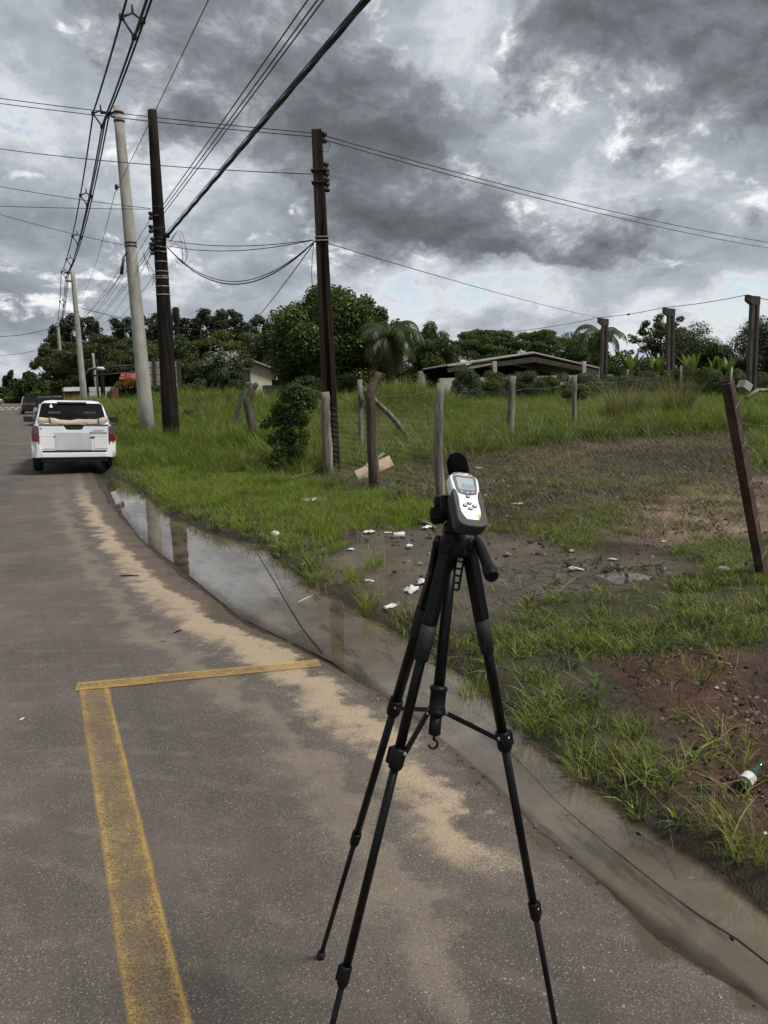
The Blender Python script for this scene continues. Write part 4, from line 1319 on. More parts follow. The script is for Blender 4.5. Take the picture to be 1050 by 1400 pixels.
# ------------------------------------------------------------------ crowns of leaves
def leaf_cloud(blobs, n, size, seed, shell=.55, hang=0., asp=.55):
    """blobs: (centre, (rx, ry, rz)); leaves as bent four-cornered blades through the outer part of each blob"""
    r = np.random.default_rng(seed)
    C = np.array([b[0] for b in blobs], float); Rr = np.array([b[1] if hasattr(b[1], '__len__') else (b[1],) * 3 for b in blobs], float)
    w = (Rr.prod(1)) ** (2 / 3); k = r.choice(len(blobs), n, p=w / w.sum())
    d = r.normal(size=(n, 3)); d /= np.linalg.norm(d, axis=1, keepdims=True)
    rad = (shell + (1 - shell) * r.random(n)) * (.92 + .16 * r.random(n))
    p = C[k] + d * Rr[k] * rad[:, None]
    nrm = d * .8 + r.normal(size=(n, 3)) * .55 + np.array([0, 0, .35]); nrm /= np.linalg.norm(nrm, axis=1, keepdims=True)
    t = r.normal(size=(n, 3)); t[:, 2] -= hang; t -= nrm * (t * nrm).sum(1, keepdims=True); t /= np.linalg.norm(t, axis=1, keepdims=True)
    b = np.cross(nrm, t); s = size * (.6 + .8 * r.random(n))[:, None]
    V = np.stack([p - t * s * .5, p + b * s * asp * .5 + nrm * s * .06, p + t * s * .5 - nrm * s * .12, p - b * s * asp * .5 + nrm * s * .06], 1).reshape(-1, 3)
    return V, np.arange(4 * n).reshape(n, 4)


def lumps(c, R, k, seed, rmin=.26, rmax=.42, low=-.35):
    """lumpy crown: small masses sitting on a big ellipsoid"""
    r = np.random.default_rng(seed); out = []
    c = np.array(c, float); R = np.array(R, float)
    for i in range(k):
        while True:
            d = r.normal(size=3); d /= np.linalg.norm(d)
            if d[2] > low: break
        q = .45 + .42 * r.random()
        s = rmin + (rmax - rmin) * r.random()
        out.append((c + d * R * q * 1.05, R * s * np.array([1., 1., .85])))
    out.append((c, R * .55))
    return out


def trunk(t, base, fork, limbs, r0, r1, mat=None, name='trunk'):
    mb = MB(); base = np.asarray(base, float); fork = np.asarray(fork, float)
    mid = (base + fork) / 2 + np.array([rng.normal() * r0 * .8, rng.normal() * r0 * .8, 0])
    mb.tube([base - np.array([0, 0, .3]), base + (mid - base) * .3, mid, fork], [r0 * 1.25, r0, r0 * .85, r1], 8)
    for q in limbs:
        q = np.asarray(q, float); m = fork + (q - fork) * .5 + np.array([0, 0, .12 * np.linalg.norm(q - fork)])
        mb.tube([fork - np.array([0, 0, r1]), m, q], [r1 * .8, r1 * .5, r1 * .18], 6)
    return mb.build(name, mat or M_bark, t)


def tree(label, px, pyt, pyb, wpx, Y, mat, n, size, seed, k=26, name='tree', squash=1., low=-.35, group=None, rmin=.26, rmax=.42, shell=.55, depth=.8, base_f=None, cat='tree', trunk_r=None, ground=False):
    """a crown as wide and tall as it stands in the photograph at its own distance, on a trunk with limbs"""
    top = at(px, pyt, Y); bot = at(px, pyb, Y); dep = np.dot(top - EYE, fw)
    rw = wpx / F * dep / 2; rz = (top[2] - bot[2]) / 2
    c = (top + bot) / 2
    g0 = np.array([c[0], c[1], gz(c[0], c[1])])
    if ground:                                  # leafy down to the soil
        c[2] = (top[2] + g0[2]) / 2; rz = max((top[2] - g0[2]) / 2, .15); c = np.array([c[0], c[1], c[2]])
    t = thing(name, label, cat, g0, group)
    bl = lumps(c, (rw, rw * depth, rz), k, seed, rmin, rmax, low)
    V, Q = leaf_cloud(bl, n, size, seed + 1, shell)
    raw_mesh('crown', V - g0, Q, mat, parent=t)
    if not ground and c[2] - rz * .4 > g0[2] + .3:
        fork = np.array([c[0], c[1], g0[2] + max(.35 * (bot[2] - g0[2]), .4)]) if bot[2] > g0[2] + 1 else g0 + np.array([0, 0, max(.3, (c[2] - g0[2]) * .4)])
        r_ = trunk_r or max(.08, rw * .055)
        trunk(t, g0, fork, [b[0] for b in bl[: min(9, k)]], r_, r_ * .75)
    return t


# centre and right of the lot
tree('large rounded dark mango tree behind the grooved wooden pole', 460, 390, 548, 182, 38, M_mango, 95000, .18, 301, k=95, rmin=.22, rmax=.33, low=-1, depth=.85)
tree('loose dark green tree at the right flank of the mango tree', 510, 403, 545, 104, 39.5, M_mango, 30000, .17, 303, k=40, rmin=.22, rmax=.33, low=-1)
tree('bright green airy tree right of the drooping palm', 588, 440, 535, 92, 42, M_light, 22000, .13, 305, k=40, rmin=.16, rmax=.28, low=-.9)
tree('flat-topped spreading tree left above the shed roof', 666, 448, 508, 132, 72, M_umb, 26000, .22, 307, k=46, rmin=.14, rmax=.26, low=-.3)
tree('flat-topped spreading tree above the shed ridge, with sky gaps', 742, 444, 502, 106, 82, M_umb, 13000, .24, 309, k=36, rmin=.11, rmax=.20, low=-.2)
tree('mid green tree right of the shed ridge', 794, 454, 525, 76, 60, M_light, 14000, .18, 311, k=28, low=-.9)
tree('tall open tree with sky showing through, behind the middle bent-top post', 905, 421, 510, 112, 58, M_dark, 8500, .20, 313, k=44, rmin=.08, rmax=.16, low=-.6)
tree('dense dark rounded tree right of the middle bent-top post', 938, 444, 525, 116, 52, M_dark, 22000, .17, 315, k=36, low=-1)
tree('small dark tree lower right of the dense rounded tree', 978, 466, 520, 56, 50, M_mango, 9000, .16, 317, k=20, low=-1)
tree('dark tree at the right edge behind the tallest bent-top post', 1049, 430, 525, 108, 46, M_dark, 22000, .16, 319, k=36, low=-1)
# left of the lot
tree('wide flame tree with dark spreading crown behind the concrete poles', 152, 456, 535, 196, 76, M_flam, 40000, .24, 321, k=60, rmin=.14, rmax=.26, low=-.5)
tree('flame tree crown hanging over the far end of the pole row', 80, 458, 530, 70, 92, M_flam, 12000, .26, 323, k=26, rmin=.2, rmax=.32)
tree('rounded flame tree between the dark pole and the mango tree', 312, 449, 525, 130, 62, M_flam, 28000, .19, 325, k=46, rmin=.16, rmax=.28, low=-.7)
tree('dark tree below the flame crowns beside the panel wall', 245, 466, 560, 84, 56, M_dark, 16000, .18, 327, k=30, low=-1)
t = tree('small tree with pale blossoms left of the cream house', 306, 468, 545, 86, 37, M_bush2, 16000, .10, 329, k=30, rmin=.16, rmax=.28, low=-.9)
V, Q = leaf_cloud(lumps(at(306, 495, 36.6), (1.25, .9, .9), 16, 330, .1, .3), 420, .09, 331, .9); raw_mesh('blossoms', V - np.array(t['_o']), Q, M_whitefl, parent=t)
tree('dark tree at the left flank of the mango tree above the cream house', 376, 436, 525, 66, 47, M_dark, 14000, .16, 333, k=24, low=-1)
# far end of the road
tree('dark roadside tree at the left edge of the road end', 6, 528, 558, 60, 190, M_dark, 4500, .6, 341, k=16, low=-.7)
tree('tall bushy roadside tree left of the pole row', 45, 505, 556, 48, 170, M_dark, 5000, .55, 343, k=18, low=-.8)
tree('roadside tree at the end of the road behind the parked cars', 62, 522, 558, 40, 150, M_umb, 4500, .5, 345, k=16, low=-.8)
tree('bright roadside tree behind the far crossing', 28, 530, 558, 40, 175, M_umb, 4000, .55, 347, k=14, low=-.8)
tree('thin airy tree standing above the roadside trees at far left', 14, 505, 545, 22, 230, M_euc, 900, .8, 349, k=9, rmin=.14, rmax=.3)
tree('second thin airy tree above the roadside trees at far left', 24, 512, 545, 16, 235, M_euc, 700, .8, 351, k=7, rmin=.14, rmax=.3)
for i in range(4):
    x = -9.5 - 2.2 * rng.random(); y = 118 + i * 9
    dep = y; c = np.array([x - 3 - i * 1.2, y, 3.2]); t = thing('roadside_tree', ('nearest', 'second nearest', 'second farthest', 'farthest')[i] + ' dark tree lining the far left side of the road', 'tree', (c[0], c[1], .1), 'trees lining the far left roadside')
    V, Q = leaf_cloud(lumps(c, (3.2, 3.2, 3.0), 12, 360 + i, low=-.8), 2200, .55, 370 + i); raw_mesh('crown', V - np.array(t['_o']), Q, M_dark, parent=t); trunk(t, (c[0], c[1], .1), c - np.array([0, 0, 1]), [], .22, .15)

# eucalyptus row on the skyline: one built, the rest copied
def euc(seed, h=15.):
    r = np.random.default_rng(seed); t = thing('eucalyptus_tree', 'slender tall eucalyptus in the skyline row', 'tree', (0, 0, 0), 'eucalyptus row on the skyline')
    bl = []
    for i in range(11):
        z = h * (.40 + .055 * i); w = h * .085 * (1.25 - .05 * i) * (.6 + .7 * r.random())
        bl.append((np.array([r.normal() * w * .5, r.normal() * w * .5, z]), (w, w, h * .045)))
    V, Q = leaf_cloud(bl, 1500, .55, seed, .3, hang=.6); raw_mesh('crown', V, Q, M_euc, parent=t)
    trunk(t, (0, 0, 0), (0, 0, h * .92), [], .22, .07)
    return t


protos = [euc(401), euc(402), euc(403)]
used = [False] * 3
for i, (px, pyt) in enumerate(((72, 452), (88, 436), (95, 440), (108, 440), (120, 444), (128, 441), (158, 443), (167, 441), (178, 445), (186, 441), (203, 438), (212, 436), (222, 441), (234, 440), (243, 437), (252, 452), (264, 443), (273, 430), (281, 434), (290, 432), (300, 434), (308, 438), (318, 433), (329, 436), (350, 438), (362, 444))):
    k = i % 3; o = protos[k] if not used[k] else copy_tree(protos[k]); used[k] = True
    Y = 118 + 16 * rng.random(); q = at(px, pyt - 5, Y); s = (q[2] - .8) / 14.4
    o.location = (q[0], q[1], .8); o.scale = (s * (.95 + .3 * rng.random()),) * 2 + (s,); o.rotation_euler = (0, 0, rng.random() * 6.28)
    o['label'] = 'slender tall eucalyptus in the skyline row'


# palms: every frond a part
def palm(label, px, py, Y, R, n, mat, seed, droop, trunk_r=.16, dry=0, lean=(0, 0), up=.9, leaf=.5):
    r = np.random.default_rng(seed); c = at(px, py, Y); g0 = np.array([c[0] + lean[0], c[1] + lean[1], gz(c[0], c[1])])
    t = thing('palm_tree', label, 'palm tree', g0)
    mb = MB(); mb.tube([g0 - np.array([0, 0, .3]), g0 + (c - g0) * .5 + np.array([lean[0] * .1, 0, 0]), c], [trunk_r * 1.3, trunk_r, trunk_r * .9], 10); mb.build('trunk', M_bark, t)
    for i in range(n):
        a = 2 * pi * i / n * 2.618 + r.normal() * .2; el = up * (1 - 1.25 * (i / n)) + r.normal() * .10
        d = np.array([cos(a), sin(a), 0]); L = R * (.85 + .3 * r.random())
        P = []; p = c.copy(); e = el
        for k in range(12):
            P.append(p.copy()); p = p + (d * cos(e) + np.array([0, 0, sin(e)])) * L / 11; e -= droop / 11 * (.6 + k / 11)
        s_ = np.array([-d[1], d[0], 0]); V = []; Q = []
        for k in range(1, 12):
            for j in range(3):
                b = P[k - 1] + (P[k] - P[k - 1]) * (j / 3.); ll = leaf * R * .42 * sin(pi * min(1, (k + j / 3) / 12.) * .85 + .25)
                fwd = (P[k] - P[k - 1]); fwd /= np.linalg.norm(fwd)
                for sg in (-1, 1):
                    tip = b + s_ * sg * ll * .62 + fwd * ll * .35 - np.array([0, 0, ll * (.55 + .3 * r.random())]); mid = (b + tip) / 2 + np.array([0, 0, ll * .14]); w = fwd * .022 * R / 1.6
                    o = len(V); V += [b - w, b + w, mid + w * 1.1, mid - w * 1.1, tip]; Q += [(o, o + 1, o + 2, o + 3), (o + 3, o + 2, o + 4, o + 4)]
        mb = MB(); mb.add(V, [q if q[2] != q[3] else q[:3] for q in Q]); mb.tube(P, [.03 * (1 - .8 * k / 11) for k in range(12)], 4)
        mb.build('frond', M_palmdry if i >= n - dry else mat, t)
    return t


palm('drooping bushy palm at the right side of the mango tree', 533, 462, 33, 2.0, 22, M_palm, 501, 2.6, dry=5, up=1.25, leaf=.8)
palm('slender palm with arching fronds left of the leftmost bent-top post', 822, 456, 46, 2.3, 15, M_palm, 503, 2.4, up=.95, leaf=.75)


# clumps of reed and grass one can point at
def grass_clump(label, p, h, spread, n, w, mat, seed, lean=.6, name='grass_clump'):
    me = blade_mesh(name, n, h * (.78 if p[1] < 4.5 else 1.), spread, w * (.75 if p[1] < 4.5 else 1.), lean, mat, seed, segs=5, droop=.6)
    o = bpy.data.objects.new(name, me); col.objects.link(o); o.location = p; return tag(o, label, 'grass clump')



# banana plants: every leaf a part
def banana(label, px, py, Y, h, n, seed):
    r = np.random.default_rng(seed); c = at(px, py, Y); g0 = np.array([c[0], c[1], gz(c[0], c[1])]); t = thing('banana_plant', label, 'banana plant', g0)
    hz = max(c[2] - g0[2], .5); mb = MB(); mb.tube([g0, g0 + np.array([0, 0, hz])], [.10, .06], 8); mb.build('stem', M_light if False else M_bush2, t)
    for i in range(n):
        a = 2 * pi * i / n + r.normal() * .4; e = 1.52 - .3 * r.random(); d = np.array([cos(a), sin(a), 0]); s_ = np.array([-d[1], d[0], 0]); p = g0 + np.array([0, 0, hz - .1]); V = []; Qs = []
        for k in range(8):
            w = .02 + .13 * h * sin(pi * min(1, .08 + k / 7.)) ** .7; dirv = d * cos(e) + np.array([0, 0, sin(e)]); nn = np.cross(s_, dirv)
            V += [p - s_ * w + nn * w * .35, p, p + s_ * w + nn * w * .35]; p = p + dirv * h / 7; e -= .06 + .07 * r.random()
        for k in range(7):
            for j in (0, 1): o = 3 * k + j; Qs.append((o, o + 1, o + 4, o + 3))
        mb = MB(); mb.add(V, Qs, True); mb.build('leaf', M_ban, t)
    return t


for i, (lab, px, py, Y, h) in enumerate((('banana plant with raised pale leaves right of the leftmost bent-top post', 862, 512, 27, 1.25), ('banana plant just left of the middle bent-top post', 898, 512, 30, 1.2), ('banana plant close to the right of the middle bent-top post', 944, 510, 29, 1.25), ('small banana plant left of the tallest bent-top post', 978, 512, 29, 1.1), ('banana plant with one upright leaf next to the tallest bent-top post', 996, 511, 30, 1.1))):
    banana(lab, px, py, Y, h, 6, 520 + i)


def bush(label, px, pyt, pyb, wpx, Y, mat, n, size, seed, name='bush', k=14, cat='bush', **kw):
    return tree(label, px, pyt, pyb, wpx, Y, mat, n, size, seed, k=k, name=name, low=-.9, cat=cat, ground=True, **kw)


for i, (lab, px, t_, b_, w, Y, m) in enumerate((
        ('broad-leaved bush in front of the shed opening, left of its first column', 632, 499, 545, 57, 25, M_bush2),
        ('wide bush with thin branches before the shed', 700, 502, 530, 87, 27, M_bush2),
        ('low bush before the low white wall of the shed', 745, 511, 545, 62, 25, M_bush),
        ('low grey-green bush right of the slim pale post', 812, 505, 545, 83, 25, M_bush2),
        ('bush under the leftmost bent-top post', 842, 501, 540, 57, 25.5, M_bush),
        ('bush between the first and middle bent-top posts', 884, 501, 545, 80, 24, M_bush2),
        ('bush hiding the foot of the middle bent-top post', 925, 501, 540, 65, 23.2, M_bush),
        ('ragged bush covering the left half of the low white wall', 668, 506, 545, 60, 26, M_bush),
        ('ragged bush covering the middle of the low white wall', 724, 509, 545, 64, 26.5, M_bush2),
        ('ragged bush covering the right end of the low white wall', 782, 508, 545, 58, 26, M_bush2),
        ('dark leafy bush right of the middle bent-top post', 958, 505, 552, 78, 21, M_bush),
        ('trailing bush left of the tallest bent-top post', 998, 501, 545, 72, 20, M_bush2),
        ('leafy bush at the foot of the tallest bent-top post', 1046, 503, 545, 67, 20.5, M_bush2),
        ('dark bush in the field between back fence and right posts', 790, 521, 560, 52, 20.5, M_bush),
        ('low dark bush left of the cream house', 270, 522, 560, 60, 33, M_dark),
        ('green bush on the bank before the cream house', 408, 524, 560, 70, 28, M_bush),
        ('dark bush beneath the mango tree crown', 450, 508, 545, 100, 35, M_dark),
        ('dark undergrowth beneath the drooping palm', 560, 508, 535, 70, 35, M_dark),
        ('scrubby bush beside the panel wall behind the concrete pole', 205, 520, 570, 40, 40, M_bush),
        ('tall weeds on the verge just right of the pickup', 178, 556, 612, 36, 27, M_bush),
        ('leafy weeds at the foot of the two near poles', 270, 560, 606, 60, 24, M_bush))):
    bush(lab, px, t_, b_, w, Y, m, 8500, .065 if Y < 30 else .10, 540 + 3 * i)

for i, (lab, px, t_, b_, w, Y, m) in enumerate((
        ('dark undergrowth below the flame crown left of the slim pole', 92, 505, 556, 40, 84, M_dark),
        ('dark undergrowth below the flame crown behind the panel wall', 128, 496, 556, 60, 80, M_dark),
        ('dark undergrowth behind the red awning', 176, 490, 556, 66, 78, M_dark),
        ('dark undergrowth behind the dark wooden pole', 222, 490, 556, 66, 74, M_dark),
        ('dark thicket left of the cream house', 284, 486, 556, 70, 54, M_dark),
        ('dark thicket behind the cream house', 362, 482, 540, 70, 56, M_mango),
        ('dark thicket behind the drooping palm', 560, 470, 535, 90, 46, M_dark),
        ('dark thicket left of the shed behind the broken slab', 608, 476, 530, 70, 46, M_dark),
        ('dark thicket behind the left half of the shed', 660, 478, 525, 90, 66, M_dark),
        ('dark thicket behind the right half of the shed', 760, 476, 525, 110, 66, M_dark),
        ('dark thicket behind the slender arching palm', 836, 474, 525, 80, 54, M_mango),
        ('dark thicket between the arching palm and the open tree', 876, 484, 525, 60, 50, M_dark),
        ('thicket in the gap left of the right edge tree', 1004, 484, 525, 64, 50, M_mango))):
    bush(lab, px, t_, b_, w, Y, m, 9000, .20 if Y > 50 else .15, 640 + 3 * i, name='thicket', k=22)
for i, (lab, px, py, h, n, sp) in enumerate((
        ('dark tangled stalks at the foot of the leaning grey back fence post', 690, 602, .55, 260, .45),
        ('dark tangled stalks left of the slim pale back fence post', 745, 596, .45, 200, .5),
        ('tangled dry stalks right of the slim pale back fence post', 808, 594, .5, 220, .5),
        ('tangled stalks between bent brown post and pale round post', 560, 622, .5, 260, .5),
        ('tall ragged weeds right of the grooved wooden pole', 475, 628, .6, 200, .35),
        ('tall ragged weeds by the crooked brown post', 362, 612, .8, 260, .4),
        ('tall ragged weeds under the black stake', 322, 612, .7, 260, .45),
        ('tall ragged grass at the foot of the dark wooden pole', 246, 612, .7, 260, .4),
        ('tall ragged grass at the foot of the pale concrete pole', 206, 612, .65, 240, .4),
        ('tall bright grass beside the right rear wheel of the pickup', 172, 634, .55, 260, .35),
        ('tall ragged weeds below the right bent-top post', 1000, 560, .7, 240, .5))):
    grass_clump(lab, hit(px, py), h, sp, n, .011, M_dry if 'dark tangled' in lab else (M_reed if 'dry' in lab or 'tangled' in lab else M_field), 740 + i, .7)
# vine-covered post
t = thing('vine_covered_post', 'fence post smothered in dark climbing vine left of the grooved pole', 'vine post', hit(398, 640))
o3 = np.array(t['_o']); Yv = o3[1]
mb = MB(); mb.tube([o3 - np.array([0, 0, .2]), at(392, 560, Yv)], [.07, .06], 8); mb.tube([hit(413, 642) - np.array([0, 0, .1]), at(402, 600, Yv)], [.045, .045], 6); mb.build('post', M_wood2, t)
bl = []
for k in range(26):
    f = rng.random(); px = 394 + rng.normal() * 13 + (1 - f) * 10; py = 535 + f * 96; bl.append((at(px, py, Yv + rng.normal() * .12), .11 + .10 * rng.random()))
for px, py in ((410, 535), (420, 543), (425, 552), (402, 532), (380, 560), (376, 575)): bl.append((at(px, py, Yv), .17))
V, Q = leaf_cloud(bl, 8000, .06, 571, .4, hang=.5); raw_mesh('vine_leaves', V - o3, Q, M_vine, parent=t)


q = hit(852, 585); grass_clump('tall dry reed clump behind the back fence, left of two', q, 1.35, .36, 420, .014, M_reed, 581, .45)
q = hit(926, 580); grass_clump('tall dry reed clump behind the back fence, right of two', q, 1.45, .27, 380, .014, M_reed, 583, .4)
q = hit(503, 838); q[2] = ZW - .01; grass_clump('bright grass clump standing in the water beside the mud', q, .26, .035, 60, .0065, M_lawn, 585, .45)
q = hit(486, 795); grass_clump('grass clump on the bank just behind the clump in the water', q, .22, .09, 90, .006, M_lawn, 587, .6)
q = hit(437, 795); grass_clump('small grass tuft at the left end of the mud bank', q, .13, .08, 60, .005, M_grassr, 589, .8)
q = hit(352, 757); q[2] = ZW; grass_clump('tiny grass tuft poking out of the water', q, .12, .03, 26, .005, M_grassr, 591, .8)
q = hit(512, 775); grass_clump('short round grass tuft on the mud flat', q, .16, .08, 80, .006, M_lawn, 593, .6)
q = hit(650, 955); grass_clump('grass clump leaning over the water right behind the tripod leg', q, .24, .10, 110, .006, M_grassr, 595, .8)
q = hit(735, 1000); grass_clump('grass clump overhanging the gutter right of the tripod', q, .24, .09, 90, .006, M_grassr, 597, .9)
q = hit(800, 1060); grass_clump('long grass clump at the water edge mid right', q, .24, .08, 90, .006, M_grassr, 598, .8)
q = hit(1035, 1165); grass_clump('grass clump hanging to the water at the right edge', q, .24, .10, 100, .006, M_grassr, 599, .9)
q = hit(975, 1130); grass_clump('yellowish grass clump below the green bottle', q, .18, .09, 60, .005, M_reed, 600, .9)


def weed(label, px, py, h, n, seed, mat=None):
    g0 = hit(px, py); r = np.random.default_rng(seed); t = thing('leafy_weed', label, 'weed', g0)
    mb = MB(); mb.tube([g0, g0 + np.array([.01, 0, h * .6]), g0 + np.array([.0, .01, h])], [.004, .003, .002], 5); mb.build('stem', M_grassr, t)
    for i in range(n):
        a = i * 2.4; z = h * (.25 + .75 * i / n); d = np.array([cos(a), sin(a), .55 + .5 * r.random()]); s_ = np.array([-sin(a), cos(a), 0]); L = h * (.42 + .2 * r.random()); b = g0 + np.array([0, 0, z])
        mb = MB(); V = []
        for k in range(5):
            w = L * .17 * sin(pi * min(1, .1 + k / 4.2)); c = b + d * L * k / 4 - np.array([0, 0, L * .25 * (k / 4) ** 2]); V += [c - s_ * w, c - np.array([0, 0, w * .3]), c + s_ * w]
        mb.add(V, [(3 * k + j, 3 * k + j + 1, 3 * k + j + 4, 3 * k + j + 3) for k in range(4) for j in (0, 1)], True); mb.build('leaf', mat or M_ban, t)


weed('broad-leaved bright weed in the grass mid right', 815, 972, .20, 8, 611)
weed('small round-leaved weed near the gutter right of the tripod', 747, 968, .10, 7, 612)
weed('pale leafy weed near the right edge of the verge', 1022, 872, .11, 7, 613)
weed('small grey-green weed in the soil below the bottle', 1000, 1140, .07, 6, 614, M_bush2)
weed('leafy weed at the foot of the bent brown post', 545, 690, .30, 8, 615, M_bush)
weed('leafy weed beside the fallen board', 560, 664, .32, 8, 616, M_bush)

# ------------------------------------------------------------------ tripod
dep0 = 1.6
footA = hit(438, 1309); footB = np.array([.374, 1.366, 0]); footC = np.array([1.02, 1.317, 0])
for f_ in (footB, footC): f_[2] = float(road_z(f_[0]))
topA = atd(606, 742, dep0); topB = atd(613, 748, dep0 - .03); topC = atd(640, 745, dep0)
crown = (topA + topB + topC) / 3
hubP = atd(597, 970, dep0 - .015)
colTop = atd(621, 728, dep0)
axT = colTop - hubP; axT /= np.linalg.norm(axT)
tri = thing('tripod', 'tall black camera tripod standing on the asphalt beside the gutter', 'tripod', (footA + footB + footC) / 3)
d1 = .452
for top, foot, d2 in ((topA, footA, .902), (topB, footB, .932), (topC, footC, .887)):
    a = (foot - top); L = np.linalg.norm(a); a /= L
    out = a - axT * np.dot(a, axT); out /= np.linalg.norm(out); sd = np.cross(a, out); sd /= np.linalg.norm(sd); outp = np.cross(sd, a)
    R_ = np.stack([sd, outp if np.dot(outp, out) > 0 else -outp, -a], 1)
    mb = MB()
    mb.box(top + a * .08, (.027, .024, .17), R_)
    leg = mb.build('leg', M_blackm, tri, bevel=.004)
    mb = MB(); mb.tube([top + a * .12, top + a * d1], .0125, 12, flat=.8, up=out); mb.build('upper_section', M_blackm, leg)
    mb = MB(); mb.tube([top + a * (d1 - .02), top + a * d2], .0095, 12); mb.build('middle_section', M_blackm, leg)
    mb = MB(); mb.tube([top + a * (d2 - .02), top + a * (L - .012)], .0068, 12); mb.build('lower_section', M_blackm, leg)
    mb = MB(); mb.tube([top + a * .165, top + a * .20, top + a * .24], [.0165, .0165, .0150], 12); mb.build('grip_sleeve', M_rub, leg)
    for dd, r in ((d1, .0165), (d2, .0128)):
        mb = MB(); c = top + a * dd
        mb.lathe(c - a * .024, a, [(r * .86, 0), (r, .003), (r, .036), (r * .9, .042), (r * .8, .046)], 14)
        mb.box(c + R_[:, 1] * r * .95 - a * .002, (r * 1.1, r * .7, .034), R_)
        mb.build('clamp', M_black, leg, bevel=.0015)
        mb = MB(); mb.lathe(c + R_[:, 0] * r * .95 - a * .012, R_[:, 0], [(.0028, 0), (.0028, .0022), (.001, .003)], 8); mb.build('rivet', M_steel, leg)
    mb = MB(); mb.lathe(foot - a * .028, a, [(.0075, 0), (.0105, .004), (.0125, .012), (.0125, .022), (.009, .028)], 14); mb.build('rubber_foot', M_rub, leg)
    # hinge block under the crown
    mb = MB(); mb.lathe(top - sd * .017, sd, [(.013, 0), (.0145, .003), (.0145, .031), (.013, .034)], 12); mb.build('hinge', M_black, leg)
    # brace arm from the hub to the first clamp
    cl = top + a * (d1 - .01) - R_[:, 1] * .012
    hb = hubP - axT * .004 + out * .018
    bdir = cl - hb; bl = np.linalg.norm(bdir); bdir /= bl; bs_ = np.cross(bdir, axT); bs_ /= np.linalg.norm(bs_)
    Rb = np.stack([bs_, np.cross(bdir, bs_), bdir], 1)
    mb = MB(); mb.box((hb + cl) / 2, (.013, .008, bl), Rb); mb.box((hb + cl) / 2 + Rb[:, 1] * .0045, (.006, .003, bl * .96), Rb)
    br_ = mb.build('brace_arm', M_blackm, tri, bevel=.001)
    for q in (hb + bdir * .006, cl - bdir * .008):
        mb = MB(); mb.lathe(q - bs_ * .008, bs_, [(.0036, 0), (.0036, .016)], 8); mb.build('rivet', M_steel, br_)
# crown, column, hub
mb = MB(); cc = crown + axT * .004
mb.lathe(cc - axT * .03, axT, [(.022, 0), (.030, .006), (.031, .034), (.026, .044), (.020, .05)], 20)
for top in (topA, topB, topC):
    d_ = top - cc; d_ -= axT * np.dot(d_, axT); l_ = np.linalg.norm(d_); d_ /= l_
    s_ = np.cross(d_, axT); mb.box(cc + d_ * l_ * .6 - axT * .008, (.030, l_ * 1.1, .030), np.stack([s_, d_, axT], 1))
mb.build('crown', M_black, tri, bevel=.003)
mb = MB(); mb.tube([colTop, hubP - axT * .02], .0115, 14); mb.build('centre_column', M_blackm, tri)
mb = MB(); mb.lathe(hubP - axT * .012, axT, [(.0145, 0), (.0185, .004), (.0185, .010), (.0165, .012), (.0165, .050), (.0185, .052), (.0185, .058), (.0125, .062)], 18)
hub = mb.build('hub_collar', M_black, tri)
for k in range(12):
    a = 2 * pi * k / 12; u_, w_, _d = frame(axT); mb = MB(); q = hubP + axT * .004 + (u_ * cos(a) + w_ * sin(a)) * .0165
    mb.lathe(q, u_ * cos(a) + w_ * sin(a), [(.0022, 0), (.0022, .0012)], 6); mb.build('stud', M_blackm, hub)
mb = MB(); mb.lathe(hubP - axT * .052, axT, [(.010, 0), (.0125, .003), (.0125, .042)], 14); mb.build('column_end', M_black, tri)
mb = MB(); hk = hubP - axT * .054; pts = [hk + axT * .004, hk - axT * .008]
for t_ in np.linspace(0, 1, 12):
    a = radians(90 - 265 * t_); pts.append(hk - axT * .017 + RGT * (.009 * cos(a)) * 1 + axT * (.009 * sin(a)))
mb.tube(pts, .0026, 8); mb.build('hook', M_black, tri)
mb = MB(); mb.lathe(hubP - axT * .045 + RGT * .0125 - fw * .004, RGT, [(.003, 0), (.003, .002)], 8); mb.build('rivet', M_steel, tri)
# toothed rack beside the column with round gaps
q0 = atd(632, 748, dep0 + .005); q1 = atd(622, 806, dep0 + .02)
rd = q1 - q0; rl = np.linalg.norm(rd); rd /= rl; rs = np.cross(rd, fw); rs /= np.linalg.norm(rs); rn = np.cross(rs, rd)
mb = MB()
for s in (-1, 1): mb.box((q0 + q1) / 2 + rs * s * .0075, (.0045, .006, rl), np.stack([rs, rn, rd], 1))
for k in range(7):
    mb.box(q0 + rd * (rl * k / 6.), (.013, .006, .0042), np.stack([rs, rn, rd], 1))
mb.build('rack', M_blackm, tri)
